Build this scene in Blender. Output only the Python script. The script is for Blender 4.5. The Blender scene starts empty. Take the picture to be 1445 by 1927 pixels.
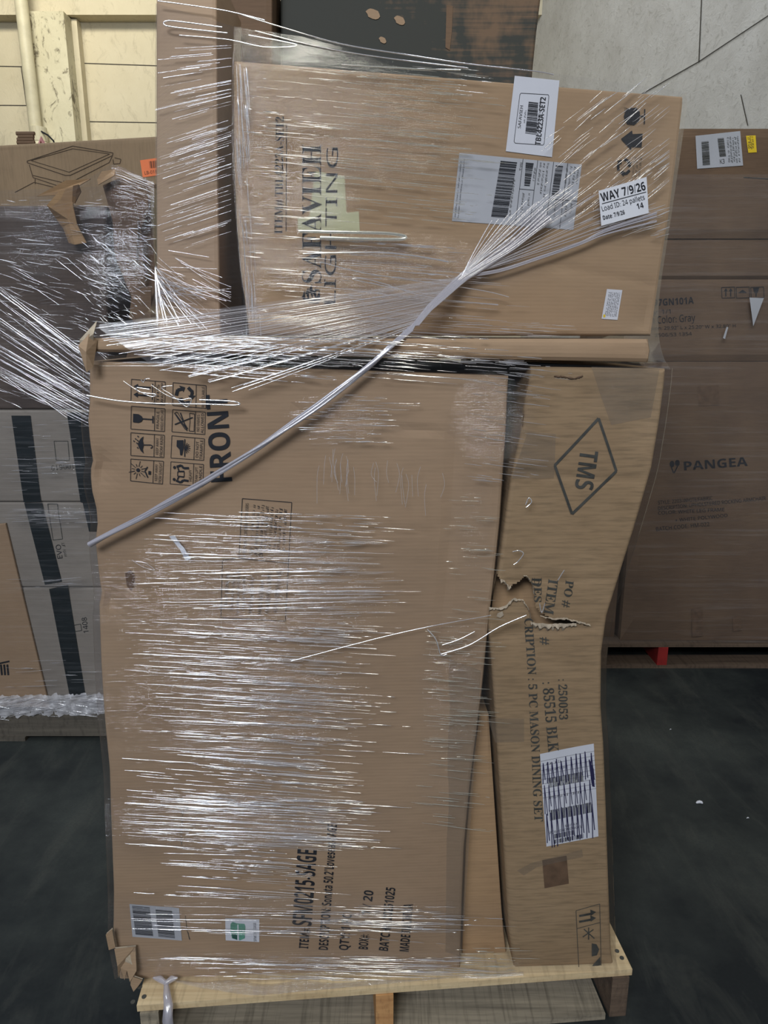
import bpy, math, random
from mathutils import Vector, noise
random.seed(7)
scene = bpy.context.scene
COL = scene.collection

# ------------------------------------------------------------------ camera
CAM_Z, PITCH, FPX, CX, CY = 1.5, math.radians(14.0), 1336.0, 722.5, 963.5
cam_d = bpy.data.cameras.new('camera')
cam_d.sensor_fit = 'VERTICAL'; cam_d.sensor_height = 36.0
cam_d.lens = FPX / 1927.0 * 36.0
cam_d.clip_start = 0.05
cam = bpy.data.objects.new('camera', cam_d); COL.objects.link(cam)
cam.location = (0, 0, CAM_Z); cam.rotation_euler = (math.radians(90) - PITCH, 0, 0)
scene.camera = cam

# ------------------------------------------------------------------ world, lamps, exposure
scene.view_settings.view_transform = 'Standard'; scene.view_settings.look = 'None'
scene.view_settings.gamma = 1.0; scene.view_settings.exposure = 0.22
scene.view_settings.use_curve_mapping = False
scene.cycles.transparent_max_bounces = 32
scene.cycles.max_bounces = 8
scene.cycles.sample_clamp_indirect = 6.0
w = bpy.data.worlds.new('warehouse_air'); scene.world = w; w.use_nodes = True
bg = w.node_tree.nodes['Background']; bg.inputs[0].default_value = (0.75, 0.85, 1.0, 1); bg.inputs[1].default_value = 0.10

def area(name, loc, aim, sx, sy, power, col):
    d = bpy.data.lights.new(name, 'AREA'); d.shape = 'RECTANGLE'; d.size = sx; d.size_y = sy
    d.energy = power; d.color = col
    o = bpy.data.objects.new(name, d); COL.objects.link(o); o.location = loc
    v = Vector(aim) - Vector(loc); o.rotation_euler = v.to_track_quat('-Z', 'Y').to_euler()
    return o
area('high_window_daylight', (-1.55, -3.6, 4.5), (-0.5, 1.4, 0.9), 2.4, 1.3, 265, (0.88, 0.93, 1.0))  # unseen cool source behind the camera, raised so flat film doesn't mirror it
area('ceiling_strip_lamp', (0.75, -1.6, 4.6), (0.6, 1.2, 1.0), 0.25, 2.4, 34, (1.0, 0.97, 0.84))
area('high_bay_lamp', (-2.8, 5.2, 5.2), (-3.0, 7.5, 2.9), 1.6, 0.5, 66, (1.0, 0.95, 0.80))
area('high_bay_lamp', (0.9, 4.3, 5.6), (1.9, 5.2, 3.0), 1.4, 0.5, 40, (0.93, 0.96, 1.0))
area('skylight', (-2.2, 2.2, 5.6), (-1.6, 2.6, 0.5), 1.4, 1.4, 60, (0.85, 0.93, 1.0))

# ------------------------------------------------------------------ pixel <-> world helpers
CP, SP = math.cos(PITCH), math.sin(PITCH)
EYE = Vector((0, 0, CAM_Z))
def ray(px, py):
    a = (px - CX) / FPX; b = -(py - CY) / FPX
    return Vector((a, CP + b * SP, -SP + b * CP))
class Plane:
    def __init__(s, a, b, disp=None):     # vertical plane through two floor points
        s.O = Vector((a[0], a[1], 0)); e = Vector((b[0] - a[0], b[1] - a[1], 0)).normalized()
        s.U = e; s.V = Vector((0, 0, 1)); s.N = Vector((e.y, -e.x, 0)); s.disp = disp or (lambda u, v: 0.0)
    def hit(s, px, py):
        d = ray(px, py); t = (s.O - EYE).dot(s.N) / d.dot(s.N); return EYE + d * t
    def uv(s, px, py):
        p = s.hit(px, py) - s.O; return p.dot(s.U), p.z
    def pos(s, u, v, off=0.0):
        return s.O + s.U * u + s.V * v + s.N * off
    def P(s, px, py, off=0.0):
        u, v = s.uv(px, py); return s.pos(u, v, s.disp(u, v) + off)
def hit_z(px, py, z):
    d = ray(px, py); t = (z - CAM_Z) / d.z; return EYE + d * t

# ------------------------------------------------------------------ materials
def lin(c):
    return tuple(((x / 255) / 12.92 if x / 255 <= .04045 else ((x / 255 + .055) / 1.055) ** 2.4) for x in c) + (1.0,)
def new_mat(name):
    m = bpy.data.materials.new(name); m.use_nodes = True
    nt = m.node_tree; nt.nodes.clear()
    out = nt.nodes.new('ShaderNodeOutputMaterial')
    return m, nt, out
def N(nt, t, **kw):
    n = nt.nodes.new(t)
    for k, v in kw.items():
        if k.startswith('i_'):
            key = k[2:]; key = int(key) if key.isdigit() else key
            n.inputs[key].default_value = v
        else: setattr(n, k, v)
    return n
def L(nt, a, ao, b, bi): nt.links.new(a.outputs[ao], b.inputs[bi])
def mixc(nt, fac, a, b, blend='MIX'):
    m = N(nt, 'ShaderNodeMix', data_type='RGBA', blend_type=blend)
    for sock, val in ((0, fac), (6, a), (7, b)):
        if isinstance(val, tuple) and hasattr(val[0], 'outputs'): nt.links.new(val[0].outputs[val[1]], m.inputs[sock])
        else: m.inputs[sock].default_value = val
    return (m, 2)
def tex(nt, coord, scale, kind='noise', detail=4, rough=.6, coordtype='Object'):
    tc = N(nt, 'ShaderNodeTexCoord'); mp = N(nt, 'ShaderNodeMapping'); mp.inputs['Scale'].default_value = scale
    L(nt, tc, coordtype, mp, 0)
    n = N(nt, 'ShaderNodeTexNoise'); n.inputs['Scale'].default_value = 1.0; n.inputs['Detail'].default_value = detail; n.inputs['Roughness'].default_value = rough
    L(nt, mp, 0, n, 'Vector'); return n
def ramp(nt, src, lo, hi, v0=0.0, v1=1.0):
    r = N(nt, 'ShaderNodeMapRange', clamp=True)
    r.inputs[1].default_value = lo; r.inputs[2].default_value = hi; r.inputs[3].default_value = v0; r.inputs[4].default_value = v1
    L(nt, src[0], src[1], r, 0); return (r, 0)
def cardboard(name, base, dark, rib='z', ribamt=.12, stain=.35, rough=.75):
    m, nt, out = new_mat(name)
    b = N(nt, 'ShaderNodeBsdfPrincipled', i_Roughness=rough); b.inputs['Specular IOR Level'].default_value = .25
    big = tex(nt, None, (3, 3, 3), detail=5)
    c = mixc(nt, ramp(nt, (big, 0), .38, .68), lin(base), lin(dark))
    fib = tex(nt, None, (14, 14, 150) if rib == 'z' else (150, 150, 14), detail=3)
    c2 = mixc(nt, ramp(nt, (fib, 0), .45, .7, 0, ribamt), c, lin([x * .55 for x in base]))
    sp = tex(nt, None, (2.2, 2.2, 9), detail=6, rough=.7)
    c3 = mixc(nt, ramp(nt, (sp, 0), .58, .74, 0, stain), c2, lin([x * .6 for x in dark]))
    L(nt, c3[0], c3[1], b, 0)
    tc = N(nt, 'ShaderNodeTexCoord'); wv = N(nt, 'ShaderNodeTexWave', bands_direction='Z' if rib == 'z' else 'X')
    wv.inputs['Scale'].default_value = 45; wv.inputs['Distortion'].default_value = .8; L(nt, tc, 'Object', wv, 0)
    bp = N(nt, 'ShaderNodeBump'); bp.inputs['Strength'].default_value = .05; bp.inputs['Distance'].default_value = .002
    L(nt, wv, 'Fac', bp, 'Height'); L(nt, bp, 0, b, 'Normal')
    L(nt, b, 0, out, 0); return m
def plain(name, col, rough=.6, spec=.3, var=.0, scale=(6, 6, 6), metallic=0):
    m, nt, out = new_mat(name)
    b = N(nt, 'ShaderNodeBsdfPrincipled', i_Roughness=rough); b.inputs['Specular IOR Level'].default_value = spec; b.inputs['Metallic'].default_value = metallic
    n = tex(nt, None, scale, detail=5)
    c = mixc(nt, ramp(nt, (n, 0), .35, .7), lin(col), lin([x * (1 - var) for x in col]))
    L(nt, c[0], c[1], b, 0); L(nt, b, 0, out, 0); return m
def film(name, su, sv, bump, milk=.03, streak=.12, gl=1.0, rough=.09, dist=.002, tint=(.95, .95, .96, 1)):
    m, nt, out = new_mat(name)
    n = tex(nt, None, (su, sv, 1), detail=5, rough=.65, coordtype='UV')
    n2 = tex(nt, None, (su * 4, sv * 2.5, 1), detail=2, coordtype='UV')
    ad = N(nt, 'ShaderNodeMath', operation='MULTIPLY_ADD'); ad.inputs[1].default_value = .35
    L(nt, n2, 0, ad, 0); L(nt, n, 0, ad, 2)
    bp = N(nt, 'ShaderNodeBump'); bp.inputs['Strength'].default_value = bump; bp.inputs['Distance'].default_value = dist
    L(nt, ad, 0, bp, 'Height')
    at_ = N(nt, 'ShaderNodeAttribute', attribute_name='pleat')
    bs = N(nt, 'ShaderNodeMath', operation='MULTIPLY'); bs.inputs[1].default_value = bump; L(nt, at_, 'Fac', bs, 0); L(nt, bs, 0, bp, 'Strength')
    ly = N(nt, 'ShaderNodeMath', operation='MULTIPLY_ADD'); ly.inputs[1].default_value = .08 * gl; ly.inputs[2].default_value = .03 * gl; L(nt, at_, 'Fac', ly, 0)
    tr = N(nt, 'ShaderNodeBsdfTransparent'); tr.inputs[0].default_value = tint
    g = N(nt, 'ShaderNodeBsdfGlossy', i_Roughness=rough); g.inputs[0].default_value = (1, 1, 1, 1); L(nt, bp, 0, g, 'Normal')
    lw = N(nt, 'ShaderNodeLayerWeight', i_Blend=.5); L(nt, bp, 0, lw, 'Normal')
    pw = N(nt, 'ShaderNodeMath', operation='POWER'); pw.inputs[1].default_value = 5; L(nt, lw, 'Facing', pw, 0)
    fm = N(nt, 'ShaderNodeMath', operation='MULTIPLY_ADD', use_clamp=True); fm.inputs[1].default_value = .5 * gl
    L(nt, pw, 0, fm, 0); L(nt, ly, 0, fm, 2)
    mx = N(nt, 'ShaderNodeMixShader'); L(nt, fm, 0, mx, 0); L(nt, tr, 0, mx, 1); L(nt, g, 0, mx, 2)
    df = N(nt, 'ShaderNodeBsdfDiffuse'); df.inputs[0].default_value = (.85, .85, .9, 1)
    n3 = tex(nt, None, (su * .9, sv * .8, 1), detail=4, rough=.7, coordtype='UV')
    mk = ramp(nt, (n3, 0), .52, .72, milk, milk + streak)
    mm = N(nt, 'ShaderNodeMath', operation='MULTIPLY'); L(nt, mk[0], mk[1], mm, 0); L(nt, at_, 'Fac', mm, 1)
    m2 = N(nt, 'ShaderNodeMixShader'); L(nt, mm, 0, m2, 0); L(nt, mx, 0, m2, 1); L(nt, df, 0, m2, 2)
    L(nt, m2, 0, out, 0); return m
def strand_mat(name, white=.3, trans=.35, rough=.16, col=(.9, .88, .95, 1)):
    m, nt, out = new_mat(name)
    g = N(nt, 'ShaderNodeBsdfGlossy', i_Roughness=rough); g.inputs[0].default_value = (1, 1, 1, 1)
    d = N(nt, 'ShaderNodeBsdfDiffuse'); d.inputs[0].default_value = col
    t = N(nt, 'ShaderNodeBsdfTransparent')
    a = N(nt, 'ShaderNodeMixShader', i_0=white); L(nt, g, 0, a, 1); L(nt, d, 0, a, 2)
    b = N(nt, 'ShaderNodeMixShader', i_0=trans); L(nt, a, 0, b, 1); L(nt, t, 0, b, 2)
    L(nt, b, 0, out, 0); return m

M = {}
M['card'] = cardboard('carton_board', (155, 131, 106), (145, 121, 97), 'z', .10, .18)
M['card_love'] = cardboard('loveseat_board', (155, 131, 106), (146, 122, 98), 'z', .12, .18)
M['card_saf'] = cardboard('ribbed_board', (155, 130, 102), (147, 122, 95), 'z', .10, .06)
M['card_tms'] = cardboard('scuffed_board', (152, 129, 100), (136, 113, 86), 'z', .42, .40)
M['card_inner'] = cardboard('clean_board', (168, 138, 104), (158, 129, 97), 'z', .2, .1)
M['card_tall'] = cardboard('grey_brown_board', (172, 148, 124), (162, 138, 114), 'z', .06, .05)
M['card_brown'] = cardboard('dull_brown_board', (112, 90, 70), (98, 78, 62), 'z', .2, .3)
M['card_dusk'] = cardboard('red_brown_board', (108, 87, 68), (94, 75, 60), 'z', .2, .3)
M['card_grey'] = cardboard('grey_printed_board', (140, 133, 125), (128, 121, 113), 'z', .12, .2)
M['card_draw'] = cardboard('kraft_board', (138, 117, 92), (128, 108, 84), 'x', .2, .15)
M['card_wrapdark'] = cardboard('dark_board', (92, 80, 72), (72, 62, 58), 'z', .3, .4)
M['fibre'] = plain('torn_fibre', (180, 166, 146), .9, .1, .2, (60, 60, 60))
M['gapdark'] = plain('carton_inside', (96, 76, 58), .9, .1, .3)
M['ink'] = plain('black_ink', (34, 36, 42), .6, .2, .2, (40, 40, 40))
M['ink_grey'] = plain('faded_ink', (74, 74, 70), .7, .2, .3, (40, 40, 40))
M['ink_soft'] = plain('soft_ink', (104, 82, 64), .7, .2, .2, (40, 40, 40))
M['ink_line'] = plain('drawing_ink', (72, 58, 46), .7, .2, .2)
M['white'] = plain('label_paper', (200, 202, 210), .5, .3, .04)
M['white_dull'] = plain('thermal_label', (168, 170, 176), .5, .3, .06)
M['yellow'] = plain('yellow_sticker', (222, 190, 40), .5, .3, .08)
M['orange'] = plain('orange_sticker', (226, 116, 62), .5, .3, .08)
M['green'] = plain('sage_print', (96, 156, 136), .5, .3, .25, (40, 40, 40))
M['green_dark'] = plain('dark_sage_print', (42, 92, 80), .5, .3, .25, (40, 40, 40))
M['marker'] = plain('blue_black_marker', (44, 42, 78), .5, .3, .2)
M['red_paint'] = plain('red_paint', (150, 42, 40), .6, .3, .3)
M['black_tape'] = plain('black_print', (28, 36, 40), .35, .4, .25, (10, 10, 60))
M['tape'] = plain('clear_tape', (186, 184, 150), .22, .6, .1)  # pale yellowish colour stands in for light reflected by the film
M['tape_brown'] = strand_mat('brown_tape', .80, .74, .25, (.26, .21, .16, 1))
M['film_main'] = film('stretch_film', 1.3, 210, 1.0, .01, .03, rough=.05, dist=.003)
M['film_top'] = film('stretch_film_upper', 1.3, 200, 1.0, .012, .04, rough=.05, dist=.003)
M['film_left'] = film('stretch_film_crinkled', 3.5, 110, 1.6, .03, .22, gl=1.5, rough=.05)
M['film_hem'] = film('stretch_film_bunched', 9, 60, 1.0, .35, .35, gl=1.6)
M['film_right'] = film('stretch_film_dull', 2.0, 60, .25, .015, .05, gl=.3, rough=.25)
M['strand'] = strand_mat('film_crease', .22, .10, .12)
M['strand_soft'] = strand_mat('film_crease_soft', .3, .55, .14)
M['strand_warm'] = strand_mat('film_crease_glint', .22, .15, .12, (.95, .93, .78, 1))
M['rope'] = strand_mat('film_rope_plastic', .55, .42, .2, (.56, .54, .62, 1))
M['rope_sheet'] = strand_mat('film_gathered', .6, .90, .2, (.80, .78, .86, 1))

def wood(name, a, b, streak):
    m, nt, out = new_mat(name)
    p = N(nt, 'ShaderNodeBsdfPrincipled', i_Roughness=.8); p.inputs['Specular IOR Level'].default_value = .2
    n = tex(nt, None, (2.5, 60, 60), detail=6, rough=.7)
    n2 = tex(nt, None, (90, 4, 30), detail=3)
    c = mixc(nt, ramp(nt, (n, 0), .35, .7), lin(a), lin(b))
    c = mixc(nt, ramp(nt, (n2, 0), .5, .75, 0, streak), c, lin([x * .5 for x in b]))
    L(nt, c[0], c[1], p, 0); L(nt, p, 0, out, 0); return m
M['wood_pale'] = wood('pale_pine', (204, 184, 148), (178, 154, 118), .35)
M['wood_grey'] = wood('weathered_pine', (150, 140, 122), (104, 97, 86), .6)
M['wood_orange'] = wood('fresh_pine', (190, 146, 98), (160, 116, 76), .4)
M['wood_ash'] = wood('grey_dusty_pine', (98, 92, 83), (74, 70, 64), .4)
M['wood_dark'] = wood('dark_pallet_wood', (104, 88, 74), (74, 62, 54), .5)

def floor_mat():
    m, nt, out = new_mat('worn_concrete')
    p = N(nt, 'ShaderNodeBsdfPrincipled', i_Roughness=.62); p.inputs['Specular IOR Level'].default_value = .2
    n = tex(nt, None, (1.3, 1.3, 1), detail=7, rough=.68)
    c = mixc(nt, ramp(nt, (n, 0), .42, .68), lin((25, 29, 31)), lin((58, 62, 59)))
    n2 = tex(nt, None, (9, 2.2, 1), detail=5, rough=.7)
    n2.inputs['Distortion'].default_value = .6
    c = mixc(nt, ramp(nt, (n2, 0), .50, .72, 0, .5), c, lin((70, 71, 66)))
    n3 = tex(nt, None, (140, 140, 1), detail=2)
    c = mixc(nt, ramp(nt, (n3, 0), .4, .75, 0, .35), c, lin((34, 38, 40)))
    L(nt, c[0], c[1], p, 0); L(nt, p, 0, out, 0); return m
M['floor'] = floor_mat()
def wall_mat(name, a, b, crack, scale=(2, 2, 2), cs=(9, 9, 5)):
    m, nt, out = new_mat(name)
    p = N(nt, 'ShaderNodeBsdfPrincipled', i_Roughness=.7); p.inputs['Specular IOR Level'].default_value = .2
    n = tex(nt, None, scale, detail=6, rough=.65)
    c = mixc(nt, ramp(nt, (n, 0), .35, .7), lin(a), lin(b))
    n2 = tex(nt, None, cs, detail=7, rough=.75); n2.inputs['Distortion'].default_value = 1.2
    c = mixc(nt, ramp(nt, (n2, 0), .54, .64, 0, crack), c, lin((96, 88, 72)))
    L(nt, c[0], c[1], p, 0)
    bp = N(nt, 'ShaderNodeBump'); bp.inputs['Strength'].default_value = .5; bp.inputs['Distance'].default_value = .01
    L(nt, n2, 0, bp, 'Height'); L(nt, bp, 0, p, 'Normal')
    L(nt, p, 0, out, 0); return m
M['wall_cream'] = wall_mat('cream_paint', (208, 198, 172), (194, 183, 155), .2, (1, 1, 1))
M['wall_grey'] = wall_mat('painted_board', (196, 194, 188), (178, 175, 168), .30, (3, 3, 3), (20, 20, 24))
M['post'] = wall_mat('flaking_paint', (206, 199, 172), (186, 178, 150), .9)
M['pipe'] = plain('pipe_paint', (198, 190, 162), .5, .4, .1)
M['joint'] = plain('panel_gap', (70, 66, 60), .9, .1)
M['pink'] = plain('pink_rag', (206, 150, 150), .9, .1, .2)

def dark_print():
    m, nt, out = new_mat('dark_ink_print_board')
    p = N(nt, 'ShaderNodeBsdfPrincipled', i_Roughness=.7); p.inputs['Specular IOR Level'].default_value = .2
    n = tex(nt, None, (5, 5, 3), detail=5, rough=.6)
    n2 = tex(nt, None, (3, 3, 130), detail=4)
    tc = N(nt, 'ShaderNodeTexCoord'); sx = N(nt, 'ShaderNodeSeparateXYZ'); L(nt, tc, 'Object', sx, 0)
    a = N(nt, 'ShaderNodeMath', operation='MULTIPLY_ADD'); a.inputs[1].default_value = .55; L(nt, sx, 0, a, 0); L(nt, n, 0, a, 2)
    a2 = N(nt, 'ShaderNodeMath', operation='MULTIPLY_ADD'); a2.inputs[1].default_value = .22; L(nt, n2, 0, a2, 0); L(nt, a, 0, a2, 2)
    c = mixc(nt, ramp(nt, (a2, 0), .70, .80), lin((58, 59, 55)), lin((108, 88, 70)))
    L(nt, c[0], c[1], p, 0); L(nt, p, 0, out, 0); return m
M['dark_print'] = dark_print()

# ------------------------------------------------------------------ mesh building
def tag(o, label=None, cat=None, group=None, kind=None):
    if label: o['label'] = label
    if cat: o['category'] = cat
    if group: o['group'] = group
    if kind: o['kind'] = kind
    return o
def wloc(o):
    v = Vector((0, 0, 0))
    while o: v += o.location; o = o.parent
    return v
class MB:
    def __init__(s): s.v = []; s.f = []; s.m = []; s.uv = []; s.mats = []; s.pleat = None
    def mi(s, mat):
        if mat not in s.mats: s.mats.append(mat)
        return s.mats.index(mat)
    def add(s, verts, faces, mat, uvs=None):
        k = len(s.v); i = s.mi(mat)
        s.v += [Vector(p) for p in verts]; s.uv += uvs if uvs else [(0, 0)] * len(verts)
        for f in faces: s.f.append([k + q for q in f]); s.m.append(i)
        return s
    def grid(s, rows, mat, closed=False, uvs=None, flip=False):
        n = len(rows[0]); V = [p for r in rows for p in r]; F = []
        for i in range(len(rows) - 1):
            for j in range(n if closed else n - 1):
                q = [i * n + j, i * n + (j + 1) % n, (i + 1) * n + (j + 1) % n, (i + 1) * n + j]
                F.append(q[::-1] if flip else q)
        return s.add(V, F, mat, [u for r in uvs for u in r] if uvs else None)
    def box(s, o, ex, ey, ez, mat):
        o = Vector(o); ex = Vector(ex); ey = Vector(ey); ez = Vector(ez)
        V = [o, o + ex, o + ex + ey, o + ey, o + ez, o + ex + ez, o + ex + ey + ez, o + ey + ez]
        return s.add(V, [(0, 3, 2, 1), (4, 5, 6, 7), (0, 1, 5, 4), (1, 2, 6, 5), (2, 3, 7, 6), (3, 0, 4, 7)], mat)
    def tube(s, pts, r, mat, n=6, caps=True):
        pts = [Vector(p) for p in pts]; rows = []
        rr = r if isinstance(r, (list, tuple)) else [r] * len(pts)
        for i, p in enumerate(pts):
            t = (pts[min(i + 1, len(pts) - 1)] - pts[max(i - 1, 0)])
            t = t.normalized() if t.length > 1e-9 else Vector((1, 0, 0))
            a = t.cross(Vector((.13, .9, .31))).normalized(); b = t.cross(a)
            rows.append([p + (a * math.cos(2 * math.pi * k / n) + b * math.sin(2 * math.pi * k / n)) * rr[i] for k in range(n)])
        s.grid(rows, mat, closed=True)
        if caps:
            s.add(rows[0], [list(range(n))], mat); s.add(rows[-1], [list(range(n))[::-1]], mat)
        return s
    # --- printing on a surface, laid out where the photograph shows it
    def poly(s, sf, pts, mat, off=.0016): return s.add([sf.P(x, y, off) for x, y in pts], [list(range(len(pts)))], mat)
    def line(s, sf, pts, wd, mat, off=.0016, close=False):
        pts = list(pts) + ([pts[0]] if close else [])
        for (x0, y0), (x1, y1) in zip(pts, pts[1:]):
            l = math.hypot(x1 - x0, y1 - y0) or 1; nx, ny = -(y1 - y0) / l * wd / 2, (x1 - x0) / l * wd / 2
            k = max(1, int(l / 40))
            for i in range(k):
                a, b = i / k, (i + 1) / k
                A = (x0 + (x1 - x0) * a, y0 + (y1 - y0) * a); B = (x0 + (x1 - x0) * b, y0 + (y1 - y0) * b)
                s.poly(sf, [(A[0] + nx, A[1] + ny), (B[0] + nx, B[1] + ny), (B[0] - nx, B[1] - ny), (A[0] - nx, A[1] - ny)], mat, off)
        return s
    def disc(s, sf, c, r, mat, off=.0016, n=14, ry=None):
        ry = ry or r
        return s.poly(sf, [(c[0] + r * math.cos(2 * math.pi * k / n), c[1] + ry * math.sin(2 * math.pi * k / n)) for k in range(n)], mat, off)
    def text(s, sf, body, p0, p1, h, mat, off=.0016, style=None):
        V, F, x0, x1, cap = glyphs(style_text(body, style))
        ex, ey = p1[0] - p0[0], p1[1] - p0[1]; ln = math.hypot(ex, ey); ex, ey = ex / ln, ey / ln
        ux, uy = ey, -ex
        sx = ln / (x1 - x0); sy = h / cap
        return s.add([sf.P(p0[0] + ex * (x - x0) * sx + ux * y * sy, p0[1] + ey * (x - x0) * sx + uy * y * sy, off) for x, y in V], F, mat)
    def scribble_text(s, sf, p0, p1, h, mat, off=.0016, seed=1):   # print too small to read: a broken row of strokes
        r = random.Random(seed); ex, ey = p1[0] - p0[0], p1[1] - p0[1]; ln = math.hypot(ex, ey); ex, ey = ex / ln, ey / ln; ux, uy = ey, -ex
        t = 0
        while t < ln:
            wd = r.uniform(.25, .5) * h; hh = h * r.choice((.7, .7, 1, 1))
            if r.random() > .17:
                q = [(t, 0), (t + wd, 0), (t + wd, hh), (t, hh)]
                q2 = [(p0[0] + ex * a + ux * b, p0[1] + ey * a + uy * b) for a, b in q]
                if r.random() < .5: s.line(sf, q2[:3], h * .16, mat, off)
                else: s.line(sf, [q2[0], q2[3], q2[2]], h * .16, mat, off)
            t += wd + h * .22
        return s
    def sheet(s, sf, c, mat, off=.001, n=6):     # c: tl, tr, br, bl
        rows = []
        for i in range(n + 1):
            t = i / n; rows.append([sf.P(*bil(c, j / n, t), off) for j in range(n + 1)])
        return s.grid(rows[::-1], mat)
    def bars(s, sf, c, n, mat, off=.0018, along='s', seed=3, fill=.5):
        r = random.Random(seed); t = 0
        ws = []
        for i in range(n): ws.append((r.choice((1, 1, 2, 3)), r.choice((1, 1, 2))))
        tot = sum(a + b for a, b in ws)
        for a, b in ws:
            q0, q1 = t / tot, (t + a) / tot; t += a + b
            if along == 's': q = [bil(c, q0, 0), bil(c, q1, 0), bil(c, q1, 1), bil(c, q0, 1)]
            else: q = [bil(c, 0, q0), bil(c, 1, q0), bil(c, 1, q1), bil(c, 0, q1)]
            s.poly(sf, q, mat, off)
        return s
    def build(s, name, parent=None, smooth=False, origin=None):
        me = bpy.data.meshes.new(name)
        base = wloc(parent) if parent else (Vector(origin) if origin is not None else Vector((0, 0, 0)))
        me.from_pydata([p - base for p in s.v], [], s.f)
        for m in s.mats: me.materials.append(m)
        me.polygons.foreach_set('material_index', s.m)
        if any(u != (0, 0) for u in s.uv):
            ul = me.uv_layers.new(name='UVMap')
            for lp in me.loops: ul.data[lp.index].uv = s.uv[lp.vertex_index]
        if any(u != (0, 0) for u in s.uv):
            at_ = me.attributes.new('pleat', 'FLOAT', 'POINT'); at_.data.foreach_set('value', [(s.pleat(p) if s.pleat else 1.0) for p in s.v])
        if smooth: me.polygons.foreach_set('use_smooth', [True] * len(me.polygons))
        me.update()
        o = bpy.data.objects.new(name, me); COL.objects.link(o)
        if parent: o.parent = parent
        else: o.location = base
        return o
def bil(c, a, b):
    (x0, y0), (x1, y1), (x2, y2), (x3, y3) = c
    return ((x0 * (1 - a) + x1 * a) * (1 - b) + (x3 * (1 - a) + x2 * a) * b, (y0 * (1 - a) + y1 * a) * (1 - b) + (y3 * (1 - a) + y2 * a) * b)
_gl = {}
STY = {'serif': (0x1D400, 0x1D41A, 0x1D7CE), 'bold': (0x1D5D4, 0x1D5EE, 0x1D7EC), 'sans': (0x1D5A0, 0x1D5BA, 0x1D7E2)}
def style_text(t, style):
    U_, l_, d_ = STY[style or 'sans']; o = ''
    for ch in t:
        if 'A' <= ch <= 'Z': o += chr(U_ + ord(ch) - 65)
        elif 'a' <= ch <= 'z': o += chr(l_ + ord(ch) - 97)
        elif '0' <= ch <= '9': o += chr(d_ + ord(ch) - 48)
        else: o += ch
    return o
def glyphs(t):
    if t in _gl: return _gl[t]
    c = bpy.data.curves.new('lettering', 'FONT'); c.body = t; c.resolution_u = 2
    o = bpy.data.objects.new('lettering', c); COL.objects.link(o)
    dg = bpy.context.evaluated_depsgraph_get(); dg.update()
    me = bpy.data.meshes.new_from_object(o.evaluated_get(dg))
    V = [(v.co.x, v.co.y) for v in me.vertices]; F = [list(p.vertices) for p in me.polygons]
    bpy.data.objects.remove(o); bpy.data.curves.remove(c); bpy.data.meshes.remove(me)
    xs = [v[0] for v in V]
    _gl[t] = (V, F, min(xs), max(xs), .69); return _gl[t]
def empty(name, loc):
    o = bpy.data.objects.new(name, None); COL.objects.link(o); o.location = loc; o.empty_display_size = .1; return o

# ------------------------------------------------------------------ cartons
def lerp_poly(poly, t):
    if len(poly) == 1: return poly[0]
    d = [0]
    for a, b in zip(poly, poly[1:]): d.append(d[-1] + math.hypot(b[0] - a[0], b[1] - a[1]))
    x = t * d[-1]
    for i in range(len(poly) - 1):
        if x <= d[i + 1] or i == len(poly) - 2:
            k = (x - d[i]) / ((d[i + 1] - d[i]) or 1); a, b = poly[i], poly[i + 1]
            return (a[0] + (b[0] - a[0]) * k, a[1] + (b[1] - a[1]) * k)
def bulge(seed, amp, k=2.0, creases=(), dents=()):
    def f(u, v):
        d = amp * noise.noise(Vector((u * k, v * k, seed))) + amp * .45 * noise.noise(Vector((u * k * 3, v * k * 3, seed + 5)))
        for (a, b, dep, wd) in creases:
            ax, ay = a; bx, by = b; L2 = (bx - ax) ** 2 + (by - ay) ** 2
            t = max(0, min(1, ((u - ax) * (bx - ax) + (v - ay) * (by - ay)) / L2))
            q = math.hypot(u - ax - t * (bx - ax), v - ay - t * (by - ay)) / wd
            if q < 3: d -= dep * math.exp(-q * q)
        for (c, r, dep) in dents:
            q = math.hypot(u - c[0], v - c[1]) / r
            if q < 2.5: d -= dep * math.exp(-q * q)
        return d
    return f
def in_poly(x, y, P):
    c = False; j = len(P) - 1
    for i in range(len(P)):
        if (P[i][1] > y) != (P[j][1] > y) and x < (P[j][0] - P[i][0]) * (y - P[i][1]) / (P[j][1] - P[i][1]) + P[i][0]: c = not c
        j = i
    return c
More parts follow.
